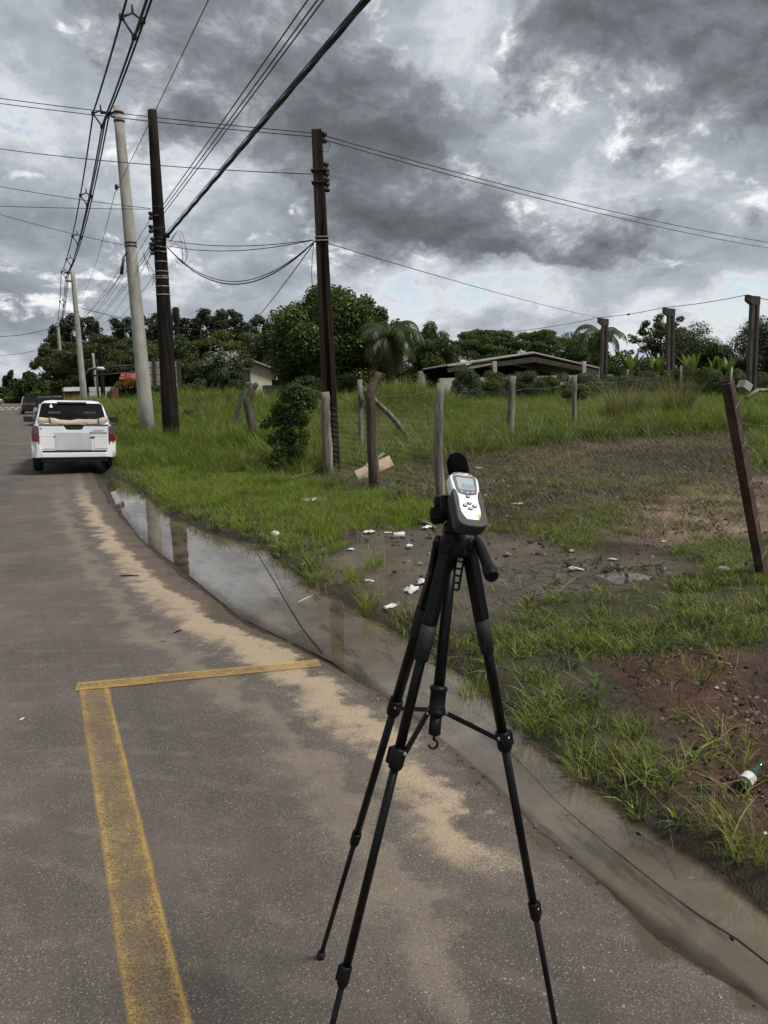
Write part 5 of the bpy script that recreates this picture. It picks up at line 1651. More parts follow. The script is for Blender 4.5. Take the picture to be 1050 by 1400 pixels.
# pan head
hb = atd(622, 716, dep0 - .01)
head = MB(); head.lathe(colTop - axT * .005, axT, [(.022, 0), (.024, .004), (.024, .020), (.017, .026), (.017, .045)], 18)
head.box(hb + axT * .012, (.036, .032, .05), np.stack([RGT, -fw, UPV], 1))
hd = head.build('pan_head', M_black, tri, bevel=.004)
k0 = atd(611, 690, dep0 - .005); mb = MB(); mb.box(k0, (.030, .036, .040), np.stack([RGT, -fw, UPV], 1)); mb.build('tilt_block', M_black, hd, bevel=.006)
k1 = atd(589, 706, dep0); kd = atd(611, 703, dep0) - k1; kd /= np.linalg.norm(kd)
mb = MB(); mb.lathe(k1, kd, [(.012, -.002), (.0165, .002), (.0165, .026), (.011, .032), (.011, .045)], 18)
kn = mb.build('locking_knob', M_black, hd)
for k in range(12):
    a = 2 * pi * k / 12; u_, w_, _d = frame(kd); mb = MB(); mb.box(k1 + kd * .013 + (u_ * cos(a) + w_ * sin(a)) * .0165, (.0035, .0035, .022), np.stack([u_ * cos(a) + w_ * sin(a), -u_ * sin(a) + w_ * cos(a), kd], 1)); mb.build('ridge', M_black, kn)
mb = MB(); mb.lathe(atd(601, 687, dep0 + .01), (0, 0, 1), [(.009, -.014), (.012, -.01), (.012, .01), (.009, .014)], 12); mb.build('side_knob', M_black, hd)
h0 = atd(650, 731, dep0 + .01); h1 = atd(671, 784, dep0 - .10)
hdr = h1 - h0; hl = np.linalg.norm(hdr); hdr /= hl
mb = MB(); mb.tube([atd(632, 716, dep0), h0, h0 + hdr * .02], .0048, 10)
mb.lathe(h0 + hdr * .012, hdr, [(.006, 0), (.0085, .012), (.0105, .04), (.0118, hl - .035), (.0135, hl - .03), (.0142, hl - .022), (.0142, hl - .004), (.012, hl)], 18); mb.build('pan_handle', M_black, hd)
# crank on the left of the crown
mb = MB(); c0 = atd(596, 745, dep0); mb.tube([atd(606, 744, dep0), c0, atd(593, 752, dep0), atd(591, 768, dep0 - .01), atd(589, 778, dep0 - .012), atd(594, 786, dep0 - .015)], [.006, .006, .0055, .005, .0055, .005], 8); mb.lathe(c0, -RGT, [(.007, -.002), (.009, 0), (.009, .005), (.006, .007)], 12)
mb.build('crank', M_black, hd if False else tri)

# ------------------------------------------------------------------ sound level meter
mc = atd(637, 688.5, 1.54)                              # centre of the case
ca = np.array([-.0155, .129, -.094]); ca /= np.linalg.norm(ca)
cb = np.array([.078, -.0105, -.0235]); cb = cb - ca * np.dot(ca, cb); cb /= np.linalg.norm(cb)
tw = lambda v: RGT * v[0] + UPV * v[1] - fw * v[2] * -1 if False else RGT * v[0] + UPV * v[1] + (-fw) * v[2]
AX, AY = tw(cb), tw(ca)
AZ = np.cross(AX, AY)
mp = lambda x, y, z=0.: mc + AX * x * .82 + AY * y * .665 + AZ * z * .72
met = thing('sound_level_meter', 'white and grey handheld sound level meter mounted on the black tripod', 'sound meter', mc)
M_mwhite = pbr('ivory_plastic', (.66, .66, .645), (.70, .70, .69), 20., .38, .02)
M_boot = pbr('grey_rubber_boot', (.018, .019, .021), (.026, .027, .029), 60., .62, .1)
M_bezel = pbr('dark_bezel', (.028, .030, .033), (.034, .036, .04), 30., .4)
M_lcd = pbr('lcd_glass', (.30, .355, .40), (.38, .43, .475), 7., .45, spec=.15)
M_seg = pbr('lcd_segments', (.085, .11, .125), (.10, .13, .145), 10., .3)
M_key = pbr('grey_key', (.30, .31, .325), (.38, .39, .40), 30., .5)
M_or = pbr('orange_print', (.80, .36, .015), (.76, .40, .02), 10., .5)
M_prt = pbr('grey_print', (.22, .22, .22), (.25, .25, .25), 10., .6)


def outline(pts, n=40):
    """closed smooth outline through points (Catmull-Rom)"""
    P = [np.array(p, float) for p in pts]; m = len(P); out = []
    per = max(2, n // m)
    for i in range(m):
        p0, p1, p2, p3 = P[i - 1], P[i], P[(i + 1) % m], P[(i + 2) % m]
        for t in np.arange(per) / per:
            out.append(.5 * ((2 * p1) + (-p0 + p2) * t + (2 * p0 - 5 * p1 + 4 * p2 - p3) * t * t + (-p0 + 3 * p1 - 3 * p2 + p3) * t ** 3))
    return out


def slab(mb, ol, z0, z1, r=.003, smooth=True):
    """rounded slab with outline ol between heights z0 and z1"""
    c = np.mean(ol, 0)
    def ins(k): return [c + (p - c) * (1 - k / max(np.linalg.norm(p - c), 1e-6)) for p in ol]
    rings = []
    for k, z in ((r, z0), (r * .3, z0 + r * .3), (0, z0 + r), (0, z1 - r), (r * .3, z1 - r * .3), (r, z1)):
        rings.append([mp(q[0], q[1], z) for q in ins(k)])
    mb.loft(rings, smooth=smooth)


body = outline([(-.037, .088), (-.0385, .060), (-.035, .020), (-.031, -.03), (-.030, -.080), (0, -.086), (.030, -.080), (.031, -.03), (.035, .020), (.0385, .060), (.037, .088), (.024, .098), (0, .100), (-.024, .098)], 84)
mb = MB(); slab(mb, body, -.016, .018, .006); bd = mb.build('case', M_mwhite, met)
boot = outline([(-.037, .030), (-.0400, .0), (-.0400, -.06), (-.037, -.088), (-.024, -.0985), (0, -.101), (.024, -.0985), (.037, -.088), (.0400, -.06), (.0400, .0), (.037, .030), (.020, .034), (0, .035), (-.020, .034)], 84)
mb = MB(); slab(mb, boot, -.024, .006, .007)
# raised rims of the boot round the face: left arm, right arm and the base
for s in (-1, 1):
    arm_o = outline([(s * .0365, -.088), (s * .0400, -.05), (s * .0398, .005), (s * .0375, .030), (s * .034, .036), (s * .0295, .028), (s * .0265, .004), (s * .0275, -.03), (s * .0255, -.056), (s * .016, -.076), (s * .010, -.086), (s * .02, -.096)], 72)
    slab(mb, arm_o if s < 0 else arm_o[::-1], .0, .0215, .004)
base_o = outline([(-.0355, -.088), (-.030, -.076), (0, -.073), (.030, -.076), (.0355, -.088), (.024, -.0985), (0, -.101), (-.024, -.0985)], 64)
slab(mb, base_o[::-1], -.02, .0213, .005)
mb.build('boot', M_boot, met)
bez = outline([(-.0290, .089), (0, .0915), (.0290, .089), (.0298, .06), (.0265, .030), (.022, .0225), (.008, .018), (0, .0172), (-.008, .018), (-.022, .0225), (-.0265, .030), (-.0298, .06)], 72)
mb = MB(); slab(mb, bez[::-1], .0165, .0196, .001); bz = mb.build('bezel', M_bezel, met)
lcd = outline([(-.0215, .081), (0, .082), (.0215, .081), (.0222, .06), (.0205, .0385), (0, .036), (-.0205, .0385), (-.0222, .06)], 48)
mb = MB(); slab(mb, lcd[::-1], .0185, .0203, .0004); sc_ = mb.build('screen', M_lcd, met)
# digits 1888 as seven-segment strokes
mb = MB()
SEG = {'1': 'bc', '8': 'abcdefg'}


def stroke(x0, y0, x1, y1, w=.0017):
    d = np.array([x1 - x0, y1 - y0]); l = np.linalg.norm(d); d /= l; n_ = np.array([-d[1], d[0]]) * w / 2
    a, b = np.array([x0, y0]) + d * .0006, np.array([x1, y1]) - d * .0006
    mb.add([mp(*(a - n_), .02055), mp(*(b - n_), .02055), mp(*(b + n_), .02055), mp(*(a + n_), .02055)], [(0, 1, 2, 3)])


for i, ch in enumerate('1888'):
    x0 = -.0165 + i * .0093; w_ = .0056; yb_ = .0415; h_ = .0155
    sg = {'a': (x0, yb_ + h_, x0 + w_, yb_ + h_), 'b': (x0 + w_, yb_ + h_ / 2, x0 + w_, yb_ + h_), 'c': (x0 + w_, yb_, x0 + w_, yb_ + h_ / 2), 'd': (x0, yb_, x0 + w_, yb_),
          'e': (x0, yb_, x0, yb_ + h_ / 2), 'f': (x0, yb_ + h_ / 2, x0, yb_ + h_), 'g': (x0, yb_ + h_ / 2, x0 + w_, yb_ + h_ / 2)}
    for k in SEG[ch]: stroke(*sg[k])
mb.build('digits', M_seg, sc_)


def key(cx, cy, rx, ry, rot=0., z=.0185, hh=.003, mat=None):
    ol = outline([(cx + rx * cos(a) * cos(rot) - ry * sin(a) * sin(rot), cy + rx * cos(a) * sin(rot) + ry * sin(a) * cos(rot)) for a in np.linspace(0, 2 * pi, 10)[:-1]], 27)
    mb = MB(); slab(mb, ol, z - .001, z + hh * .55, .0008); k_ = mb.build('key', M_bezel, met)
    ol2 = [np.array([cx, cy]) + (p - np.array([cx, cy])) * .66 for p in ol]
    mb = MB(); slab(mb, ol2, z, z + hh, .0007); mb.build('key_cap', mat or M_key, k_)


M_key2 = pbr('pale_key', (.50, .51, .52), (.56, .57, .58), 30., .5)
key(-.0145, .0275, .0065, .003, -.12, .0192, .002, M_key2); key(.0145, .0275, .0065, .003, .12, .0192, .002, M_key2); key(0, .0245, .0062, .0043, 0, .0192, .0024, M_key2)
key(0, .0115, .0058, .0058)
key(0, -.014, .0068, .0052); key(-.0125, -.0235, .0062, .0060, .5); key(.0125, -.0235, .0062, .0060, -.5); key(0, -.0345, .0068, .0048)
mb = MB(); slab(mb, outline([(.0155, -.066), (.0245, -.066), (.0245, -.0505), (.019, -.0520), (.0158, -.0575)], 30)[::1], .0178, .0186, .0002); mb.build('orange_mark', M_or, met)
mb = MB(); x = -.0175
for wl_ in (3, 5, 2, 5):                                # fine grey print too small to read
    for k in range(wl_):
        mb.add([mp(x, -.0605, .01845), mp(x + .0009, -.0605, .01845), mp(x + .0009, -.0588, .01845), mp(x, -.0588, .01845)], [(0, 1, 2, 3)]); x += .0017
    x += .0015
pr = mb.build('fine_print', M_prt, met); pr['kind'] = 'stuff'
# dark collar with a strip of marks, white nose and foam windscreen
mb = MB(); slab(mb, outline([(-.030, .094), (-.026, .103), (0, .107), (.026, .103), (.030, .094), (0, .092)], 36)[::-1], -.014, .0165, .003); cl_ = mb.build('collar', M_boot, met)
mb = MB()
for k in range(9):
    if k == 3: continue
    x = -.024 + k * .0056; mb.add([mp(x, .0985, .0169), mp(x + .0035, .0985, .0169), mp(x + .0035, .1005, .0169), mp(x, .1005, .0169)], [(0, 1, 2, 3)])
pm = mb.build('white_marks', M_white, cl_); pm['kind'] = 'stuff'
mb = MB(); slab(mb, outline([(-.015, .100), (-.013, .112), (0, .114), (.013, .112), (.015, .100), (0, .098)], 36)[::-1], -.01, .0172, .003); mb.build('nose', M_mwhite, met)
mb = MB(); f0 = mp(-.003, .106, .001)
mb.lathe(f0, AY, [(.019, 0), (.0205, .004), (.0215, .012), (.0217, .024), (.0215, .033), (.0197, .042), (.0160, .0495), (.010, .0545), (.003, .0565)], 24)
mb.build('foam_windscreen', M_foam, met)

# ------------------------------------------------------------------ white pickup
M_car = pbr('white_car_paint', (.86, .865, .87), (.82, .825, .83), 2., .30, coat=.5)
M_glass = pbr('dark_car_glass', (.004, .0045, .005), (.007, .007, .008), 3., .05, spec=.35)
M_tail = pbr('red_lamp_plastic', (.16, .008, .010), (.20, .012, .012), 10., .15, coat=.6)
M_tail2 = pbr('smoked_lamp_plastic', (.11, .055, .055), (.16, .09, .09), 12., .18, coat=.6)
M_tyre = pbr('tyre_rubber', (.012, .012, .012), (.02, .019, .018), 30., .85, .2)
M_rim = pbr('grey_wheel_rim', (.25, .25, .26), (.32, .32, .33), 10., .35, metal=.8)
M_tarp = pbr('tan_tarpaulin', (.40, .30, .225), (.54, .42, .33), 9., .75, .8)
M_trim = pbr('black_car_trim', (.012, .012, .013), (.018, .018, .018), 30., .55)


def wheel(parent, x, y, z, r, w):
    mb = MB(); mb.lathe((x - w / 2, y, z), (1, 0, 0), [(r * .62, 0), (r * .93, 0), (r, w * .15), (r, w * .85), (r * .93, w), (r * .62, w)], 28)
    wh = mb.build('wheel', M_tyre, parent, origin=(0, 0, 0))
    s = 1 if x > 0 else -1
    mb = MB(); mb.lathe((x + s * w * .30, y, z), (s, 0, 0), [(r * .6, 0), (r * .62, w * .16), (r * .5, w * .1), (r * .2, w * .17), (.01, w * .17)], 20); mb.build('rim', M_rim, wh, origin=(0, 0, 0))


def sect(w, z0, z1, y, k=.12, tum=.04):
    """body ring in the plane y: rounded box narrowing towards the top"""
    h = z1 - z0; pr = [(-w + .10, z0), (-w + .02, z0 + .06), (-w, z0 + h * .35), (-w, z0 + h * .62), (-w + tum, z1 - .06), (-w + tum + .05, z1), (w - tum - .05, z1), (w - tum, z1 - .06), (w, z0 + h * .62), (w, z0 + h * .35), (w - .02, z0 + .06), (w - .10, z0)]
    return [np.array([a, y, b]) for a, b in pr]


pk = thing('pickup_truck', 'white pickup truck parked at the road edge with rear window and tan roll', 'pickup truck', (0, 0, 0))
mb = MB()
mb.loft([sect(.80, .36, .95, .06), sect(.82, .30, .98, .35), sect(.82, .28, .98, 1.6), sect(.82, .28, .97, 2.9), sect(.80, .28, .93, 3.7), sect(.76, .30, .86, 4.2), sect(.66, .36, .76, 4.42)], smooth=True)
mb.build('body', M_car, pk, origin=(0, 0, 0))
mb = MB()   # cab shell
def cab(y, z, w, b=.93): return [np.array([s * w_, y, zz]) for s, w_, zz in ((-1, .78, b), (-1, w + .02, z - .1), (-1, w - .07, z - .02), (-1, w - .22, z), (1, w - .22, z), (1, w - .07, z - .02), (1, w + .02, z - .1), (1, .78, b))]
mb.loft([cab(1.28, .985, .74), cab(1.50, 1.44, .635), cab(1.75, 1.475, .63), cab(2.55, 1.465, .62), cab(3.15, 1.05, .70)], smooth=False)
mb.build('cab', M_car, pk, origin=(0, 0, 0), bevel=.02)
wy = lambda z: 1.28 + (z - .985) * (.22 / .455)
mb = MB(); z0, z1 = 1.0, 1.415
mb.add([(-.70, wy(z0) - .012, z0), (.70, wy(z0) - .012, z0), (.615, wy(z1) - .012, z1 - .03), (.56, wy(z1) - .012, z1), (-.56, wy(z1) - .012, z1), (-.615, wy(z1) - .012, z1 - .03)], [(0, 1, 2, 3, 4, 5)]); rw = mb.build('rear_window', M_glass, pk, origin=(0, 0, 0))
mb = MB(); mb.box((0, wy(1.40) - .03, 1.428), (.60, .05, .03)); mb.build('brake_light_strip', M_trim, pk, origin=(0, 0, 0), bevel=.008)
M_seat = pbr('seat_fabric', (.05, .048, .046), (.07, .066, .062), 20., .9)
for x in (-.36, .36):
    mb = MB(); mb.box((x, wy(1.2) - .004, 1.17), (.25, .012, .13)); hrest = mb.build('headrest', M_seat, rw, origin=(0, 0, 0), bevel=.01)
for s in (-1, 1):
    mb = MB(); mb.add([(s * .792, 1.62, 1.0), (s * .775, 3.0, 1.0), (s * .66, 2.5, 1.40), (s * .66, 1.68, 1.40)], [(0, 1, 2, 3) if s > 0 else (3, 2, 1, 0)]); mb.build('side_window', M_glass, pk, origin=(0, 0, 0))
# tailgate
mb = MB()
mb.prism([(-.66, -.02, .47), (.66, -.02, .47), (.66, -.02, .985), (.20, -.02, .985), (.145, -.02, .895), (-.145, -.02, .895), (-.20, -.02, .985), (-.66, -.02, .985)][::1], (0, .07, 0))
tg = mb.build('tailgate', M_car, pk, origin=(0, 0, 0), bevel=.012)
mb = MB(); mb.prism([(-.143, -.012, .898), (.143, -.012, .898), (.198, -.012, .985), (-.198, -.012, .985)], (0, .04, 0)); mb.box((0, -.014, .925), (.22, .02, .035)); mb.build('handle', M_trim, tg, origin=(0, 0, 0), bevel=.004)
mb = MB(); mb.box((0, .01, .992), (1.32, .075, .02)); mb.build('top_trim', M_trim, tg, origin=(0, 0, 0))
M_cargrey = pbr('grey_plate_panel', (.48, .49, .50), (.62, .63, .64), 3., .4)
mb = MB(); mb.box((-.02, -.0205, .665), (.70, .012, .36)); mb.build('plate_panel', M_cargrey, tg, origin=(0, 0, 0), bevel=.02)
for s in (-1, 1):
    mb = MB(); mb.box((s * .51, -.022, .635), (.27, .012, .25)); mb.build('stamped_panel', M_car, tg, origin=(0, 0, 0), bevel=.010)
    mb = MB(); mb.box((s * .50, -.026, .768), (.30, .008, .006)); mb.build('crease', M_cargrey, tg, origin=(0, 0, 0))
mb = MB(); mb.box((.345, -.03, .745), (.09, .012, .018)); mb.build('notch', M_trim, tg, origin=(0, 0, 0))
mb = MB(); mb.box((-.375, -.03, .76), (.03, .012, .018)); mb.build('notch', M_trim, tg, origin=(0, 0, 0))


def text_part(name, txt, size, loc, mat, parent, shear=0.):
    cu = bpy.data.curves.new(name, 'FONT'); cu.body = txt; cu.size = size; cu.shear = shear; cu.extrude = .002; cu.align_x = 'CENTER'
    o = bpy.data.objects.new(name, cu); me = bpy.data.meshes.new_from_object(o)
    bpy.data.objects.remove(o); m2 = bpy.data.objects.new(name, me); col.objects.link(m2); me.materials.append(mat)
    m2.parent = parent; m2.location = loc; m2.rotation_euler = (pi / 2, 0, 0)
    return m2


text_part('badge', 'CHEVROLET', .04, (.47, -.030, .885), M_cargrey, tg)
text_part('model_badge', 'MONTANA', .066, (.455, -.030, .815), M_trim, tg, .3)
mb = MB(); mb.box((-.615, -.028, .925), (.03, .006, .012)); mb.build('badge_dot', M_trim, tg, origin=(0, 0, 0))
# bumper and lamps
mb = MB(); mb.loft([[np.array([x, -.10 + .07 * (abs(x) / .8) ** 3 * 1.2, z]) for x, z in ()] or [np.array(p) for p in ((-.80, .18, .33), (-.80, .18, .66), (-.82, .30, .66), (-.82, .30, .33))], [np.array(p) for p in ((-.72, -.04, .33), (-.70, -.03, .66), (-.72, .1, .66), (-.74, .1, .33))], [np.array(p) for p in ((-.60, -.085, .34), (-.60, -.085, .44), (-.60, .05, .44), (-.60, .05, .34))],
         [np.array(p) for p in ((.60, -.085, .34), (.60, -.085, .44), (.60, .05, .44), (.60, .05, .34))], [np.array(p) for p in ((.72, -.04, .33), (.70, -.03, .66), (.72, .1, .66), (.74, .1, .33))], [np.array(p) for p in ((.80, .18, .33), (.80, .18, .66), (.82, .30, .66), (.82, .30, .33))]], smooth=False)
mb.build('bumper', M_car, pk, origin=(0, 0, 0), bevel=.015)
mb = MB(); mb.box((0, -.05, .455), (1.22, .05, .035)); mb.build('bumper_strip', M_trim, pk, origin=(0, 0, 0))
mb = MB(); mb.box((0, .05, .30), (1.25, .18, .09)); mb.build('underside', M_trim, pk, origin=(0, 0, 0))
mb = MB(); mb.box((0, 1.1, .27), (1.0, 1.8, .06)); mb.tube([(-.55, .78, .30), (.55, .78, .30)], .05, 8); mb.tube([(.35, -.02, .25), (.35, .6, .26)], .028, 8); mb.build('axle', M_trim, pk, origin=(0, 0, 0))
for s in (-1, 1):
    mb = MB()
    P_ = lambda a, z, y=None: np.array([s * a, -.035 + .9 * max(0, a - .67) ** 1.2 * 1.1 if y is None else y, z])
    rg = [[P_(.665, z), P_(.74, z), P_(.80 - tp, z), P_(.80 - tp, z, .2), P_(.665, z, .1)] for z, tp in ((.665, 0), (.79, .0))]
    if s < 0: rg = [r[::-1] for r in rg]
    mb.loft(rg, smooth=False); tl = mb.build('tail_lamp', M_tail, pk, origin=(0, 0, 0), bevel=.008)
    mb = MB(); rg = [[P_(.665, z), P_(.74, z), P_(.80 - tp, z), P_(.80 - tp, z, .2), P_(.665, z, .1)] for z, tp in ((.795, .0), (.90, .01), (.975, .035))]
    if s < 0: rg = [r[::-1] for r in rg]
    mb.loft(rg, smooth=False); mb.build('upper_lens', M_tail2, tl, origin=(0, 0, 0), bevel=.008)
    mb = MB(); mb.box((s * .93, 2.75, 1.03), (.20, .10, .13)); mb.tube([(s * .74, 2.78, .98), (s * .88, 2.76, 1.0)], .03, 6); mb.build('side_mirror', M_trim, pk, origin=(0, 0, 0), bevel=.03)
    mb = MB(); mb.box((s * .775, .72, .995), (.06, 1.25, .022)); mb.build('bed_rail', M_trim, pk, origin=(0, 0, 0))
for x in (-.71, .71):
    for y in (.78, 3.55):
        wheel(pk, x, y, .30, .30, .19)
cl = np.array([-.06 + .70, 16.75])
pk.location = (.645, 16.95, .008); pk.rotation_euler = (0, radians(2.6), radians(-1.5))
# tarp roll lying across the bed
tp = thing('tarp_roll', 'rolled tan tarpaulin tied across the bed of the white pickup', 'tarpaulin', (0, 0, 0))
mb = MB(); pts = [np.array([x, .62 + .03 * sin(x * 5), 1.075 - .045 * (1 - (x / .68) ** 2) + .012 * sin(x * 11)]) for x in np.linspace(-.68, .68, 22)]
mb.tube(pts, [.072 * (1 + .12 * sin(i * 1.7)) * (.8 + .25 * abs(p[0]) / .68) for i, p in enumerate(pts)], 12, flat=.85); mb.build('roll', M_tarp, tp, origin=(0, 0, 0))
for x in (-.45, .50):
    mb = MB(); mb.lathe((x - .012, .62 + .03 * sin(x * 5), 1.075 - .045 * (1 - (x / .68) ** 2) + .012 * sin(x * 11)), (1, 0, 0), [(.07, 0), (.083, .002), (.083, .022), (.07, .024)], 14); mb.build('strap', M_trim, tp, origin=(0, 0, 0))
tp.location = pk.location; tp.rotation_euler = pk.rotation_euler

# distant parked cars
def far_car(label, x, y, paint, rot=0.):
    t = thing('parked_car', label, 'car', (0, 0, 0), 'cars parked far up the road')
    mb = MB(); mb.loft([sect(.80, .35, .80, 0.), sect(.85, .25, .98, .3), sect(.86, .22, 1.0, 1.6), sect(.85, .22, .96, 3.2), sect(.74, .3, .80, 4.2)]); mb.build('body', paint, t, origin=(0, 0, 0))
    mb = MB(); mb.loft([cab(.35, 1.0, .70, .9), cab(.8, 1.48, .64, .9), cab(2.3, 1.50, .64, .9), cab(3.1, 1.02, .72, .9)], smooth=False); mb.build('cab', M_glass, t, origin=(0, 0, 0), bevel=.03)
    mb = MB(); mb.box((0, 1.55, 1.50), (1.15, 1.4, .03)); mb.build('roof', paint, t, origin=(0, 0, 0), bevel=.01)
    for xx in (-.74, .74):
        for yy in (.75, 3.4): wheel(t, xx, yy, .31, .31, .2)
        mb = MB(); mb.box((xx * .9, 0.02, .72), (.24, .08, .12)); mb.build('tail_lamp', M_tail, t, origin=(0, 0, 0))
    t.location = (x, y, float(road_z(x))); t.rotation_euler = (0, 0, rot)


M_carblack = pbr('black_car_paint', (.012, .012, .014), (.018, .018, .02), 2., .25, coat=.6)
M_carsil = pbr('silver_car_paint', (.28, .29, .31), (.32, .33, .35), 2., .3, metal=.5)
p = atz(63, 559, .1); far_car('black car far up the road just left of the pickup roof', -.15, 72., M_carblack, radians(3))
far_car('silver car parked ahead of the pickup, half hidden by its roof', .75, 44., M_carsil)
far_car('tiny dark car at the far crossing near the left edge', -8.2, 150., M_carblack, radians(80))
far_car('tiny pale car at the far crossing near the left edge', -5., 152., M_carsil, radians(85))

# ------------------------------------------------------------------ buildings
M_roof = pbr('pale_fibre_roof', (.17, .15, .125), (.27, .245, .205), 2., .85, .2)
M_in = pbr('dark_timber', (.020, .016, .013), (.05, .04, .032), 5., .9)
M_cream = pbr('cream_plaster', (.46, .42, .30), (.56, .52, .38), 2., .9)
M_panel = pbr('grey_precast_panel', (.15, .145, .135), (.27, .26, .24), 3., .9, .3)
M_panelw = pbr('whitish_precast_panel', (.36, .35, .33), (.50, .49, .46), 3., .9, .3)
M_brick = pbr('brown_brick', (.14, .062, .035), (.21, .10, .058), 6., .9, .4)
M_redroof = pbr('red_awning', (.22, .036, .020), (.27, .05, .026), 5., .7)

# open shed with low white wall
sh = at(720, 515, 34); sh[2] = gz(sh[0], sh[1]); shed = thing('open_shed', 'open-fronted shed with pale gable roof and white columns behind the field', 'shed', sh)
RF = at(731, 481, 33); LF = at(612, 499, 33); RR = at(824, 503, 33)
back = np.array([3.1, 9.0, 0])
lf = LF; rdg = RF; rr = RR
for nm, a, b in (('roof', lf, rdg), ('roof', rdg, rr)):
    nrm = np.array([-(b - a)[2], 0, (b - a)[0]]); nrm /= np.linalg.norm(nrm)
    n_ = 16
    for k in range(n_ if nm else 0):
        pass
    mb = MB(); m = 24
    V = []; Qs = []
    for i in range(m + 1):                             # corrugated sheet
        q = back * (i / m); wv = .035 * (1 if i % 2 else -1)
        V += [a + q + nrm * wv, b + q + nrm * wv, a + q + nrm * (wv - .04), b + q + nrm * (wv - .04)]
    for i in range(m):
        o = 4 * i; Qs += [(o, o + 1, o + 5, o + 4), (o + 2, o + 6, o + 7, o + 3), (o, o + 4, o + 6, o + 2), (o + 1, o + 3, o + 7, o + 5)]
    Qs += [(0, 2, 3, 1), (4 * m, 4 * m + 1, 4 * m + 3, 4 * m + 2)]
    mb.add(V, Qs); mb.build('roof', M_roof, shed)
mb = MB(); lo = np.array([0, 0, -.16]); mb.prism([lf + lo, rdg + lo * 1.6, rr + lo, rr + lo * 2.2, rdg + lo * 3.2, lf + lo * 2.2][::-1], (0, .12, 0)); mb.build('front_truss', M_in, shed)
mb = MB(); aw0 = at(640, 503, 32.6); aw1 = at(676, 496, 32.6); mb.prism([aw0, aw1, aw1 + np.array([0, 0, -.07]), aw0 + np.array([0, 0, -.07])][::-1], (.3, 1.5, 0)); mb.build('awning', M_roof, shed)
for px in (675, 797):
    p = at(px, 510, 33.1); zt = at(px, 494, 33.1)[2]; g = gz(p[0], p[1]); mb = MB(); mb.box((p[0], p[1], (zt + g) / 2), (.24, .24, zt - g)); mb.build('column', M_wall, shed, bevel=.01)
p = at(820, 510, 33.1); zt = at(820, 502, 33.1)[2]; g = gz(p[0], p[1]); mb = MB(); mb.box((p[0], p[1], (zt + g) / 2), (.24, .24, zt - g)); mb.build('column', M_wall, shed)
mb = MB(); bw = lf + back * .9; bw2 = rr + back * .9; mb.prism([np.array([bw[0], bw[1], sh[2] - .2]), np.array([bw2[0], bw2[1], sh[2] - .2]), bw2 + lo, rdg + back * .9 + lo, bw + lo][::1], (0, .1, 0)); mb.build('back_wall', M_in, shed)
mb = MB(); w0 = at(600, 524, 32.2); w1 = at(836, 508, 32.2); zt0 = at(640, 521, 32.2)[2]
w0[2] = gz(w0[0], w0[1]) - .2; w1[2] = w0[2]; ztop = at(740, 514, 32.2)[2]
mb.box(((w0[0] + w1[0]) / 2, 32.2, (w0[2] + ztop) / 2), (w1[0] - w0[0], .18, ztop - w0[2])); mb.build('low_wall', M_wall, shed)
for k in range(7):
    p = at(690 + k * 18, 512, 32.0); tt = thing('grazing_plant', '', 'plant') if False else None
for k, (px, py) in enumerate(((655, 520), (668, 524), (690, 526), (712, 524))):
    q = at(px, py, 30.5); mb = MB(); mb.box((q[0], q[1], gz(q[0], q[1]) + .12), (1.3, .16, .10), np.array(Matrix.Rotation(.3 * (k - 1.5), 3, 'Z'))); tag(mb.build('plank', M_grey, origin=(q[0], q[1], gz(q[0], q[1]))), ('leftmost', 'second from left', 'second from right', 'rightmost')[k] + ' pale timber lying before the shed wall', 'plank', 'timber lying before the shed')

# cream house
ho = at(348, 525, 46); ho[2] = gz(ho[0], ho[1]); house = thing('cream_house', 'cream house gable with grey roof between blossoming tree and mango tree', 'house', ho)
A = at(330, 528, 46); B = at(372, 528, 46); pe = at(341, 494, 46); er = at(374, 506, 46); el = at(329, 500, 46)
mb = MB(); zb = ho[2] - .1
mb.prism([np.array([A[0], 46, zb]), np.array([B[0], 46, zb]), np.array([B[0], 46, er[2]]), np.array([pe[0], 46, pe[2]]), np.array([A[0], 46, el[2]])], (0, 6, 0)); mb.build('wall', M_cream, house)
for a, b in ((el - np.array([.3, 0, .08]), pe), (pe, er + np.array([.3, 0, -.12]))):
    mb = MB(); mb.prism([a + np.array([0, -.35, .02]), b + np.array([0, -.35, .02]), b + np.array([0, -.35, .14]), a + np.array([0, -.35, .14])], (0, 6.6, 0)); mb.build('roof', M_panel, house)
mb = MB(); c = at(372, 508, 46.5); mb.box(c, (.5, .5, 1.)); mb.build('chimney', M_cream, house)
mb = MB(); c = at(336, 514, 45.98); mb.box(c, (.55, .06, .7)); wn = mb.build('window', M_in, house); mb = MB(); mb.box(c - np.array([0, .03, .40]), (.7, .12, .07)); mb.build('sill', M_panel, wn)
q = at(382, 527, 41); mb = MB(); mb.box((q[0], q[1], q[2] - .25), (1.9, .12, .55)); tag(mb.build('low_wall', M_wall, origin=q), 'short low white wall right of the cream house', 'wall')

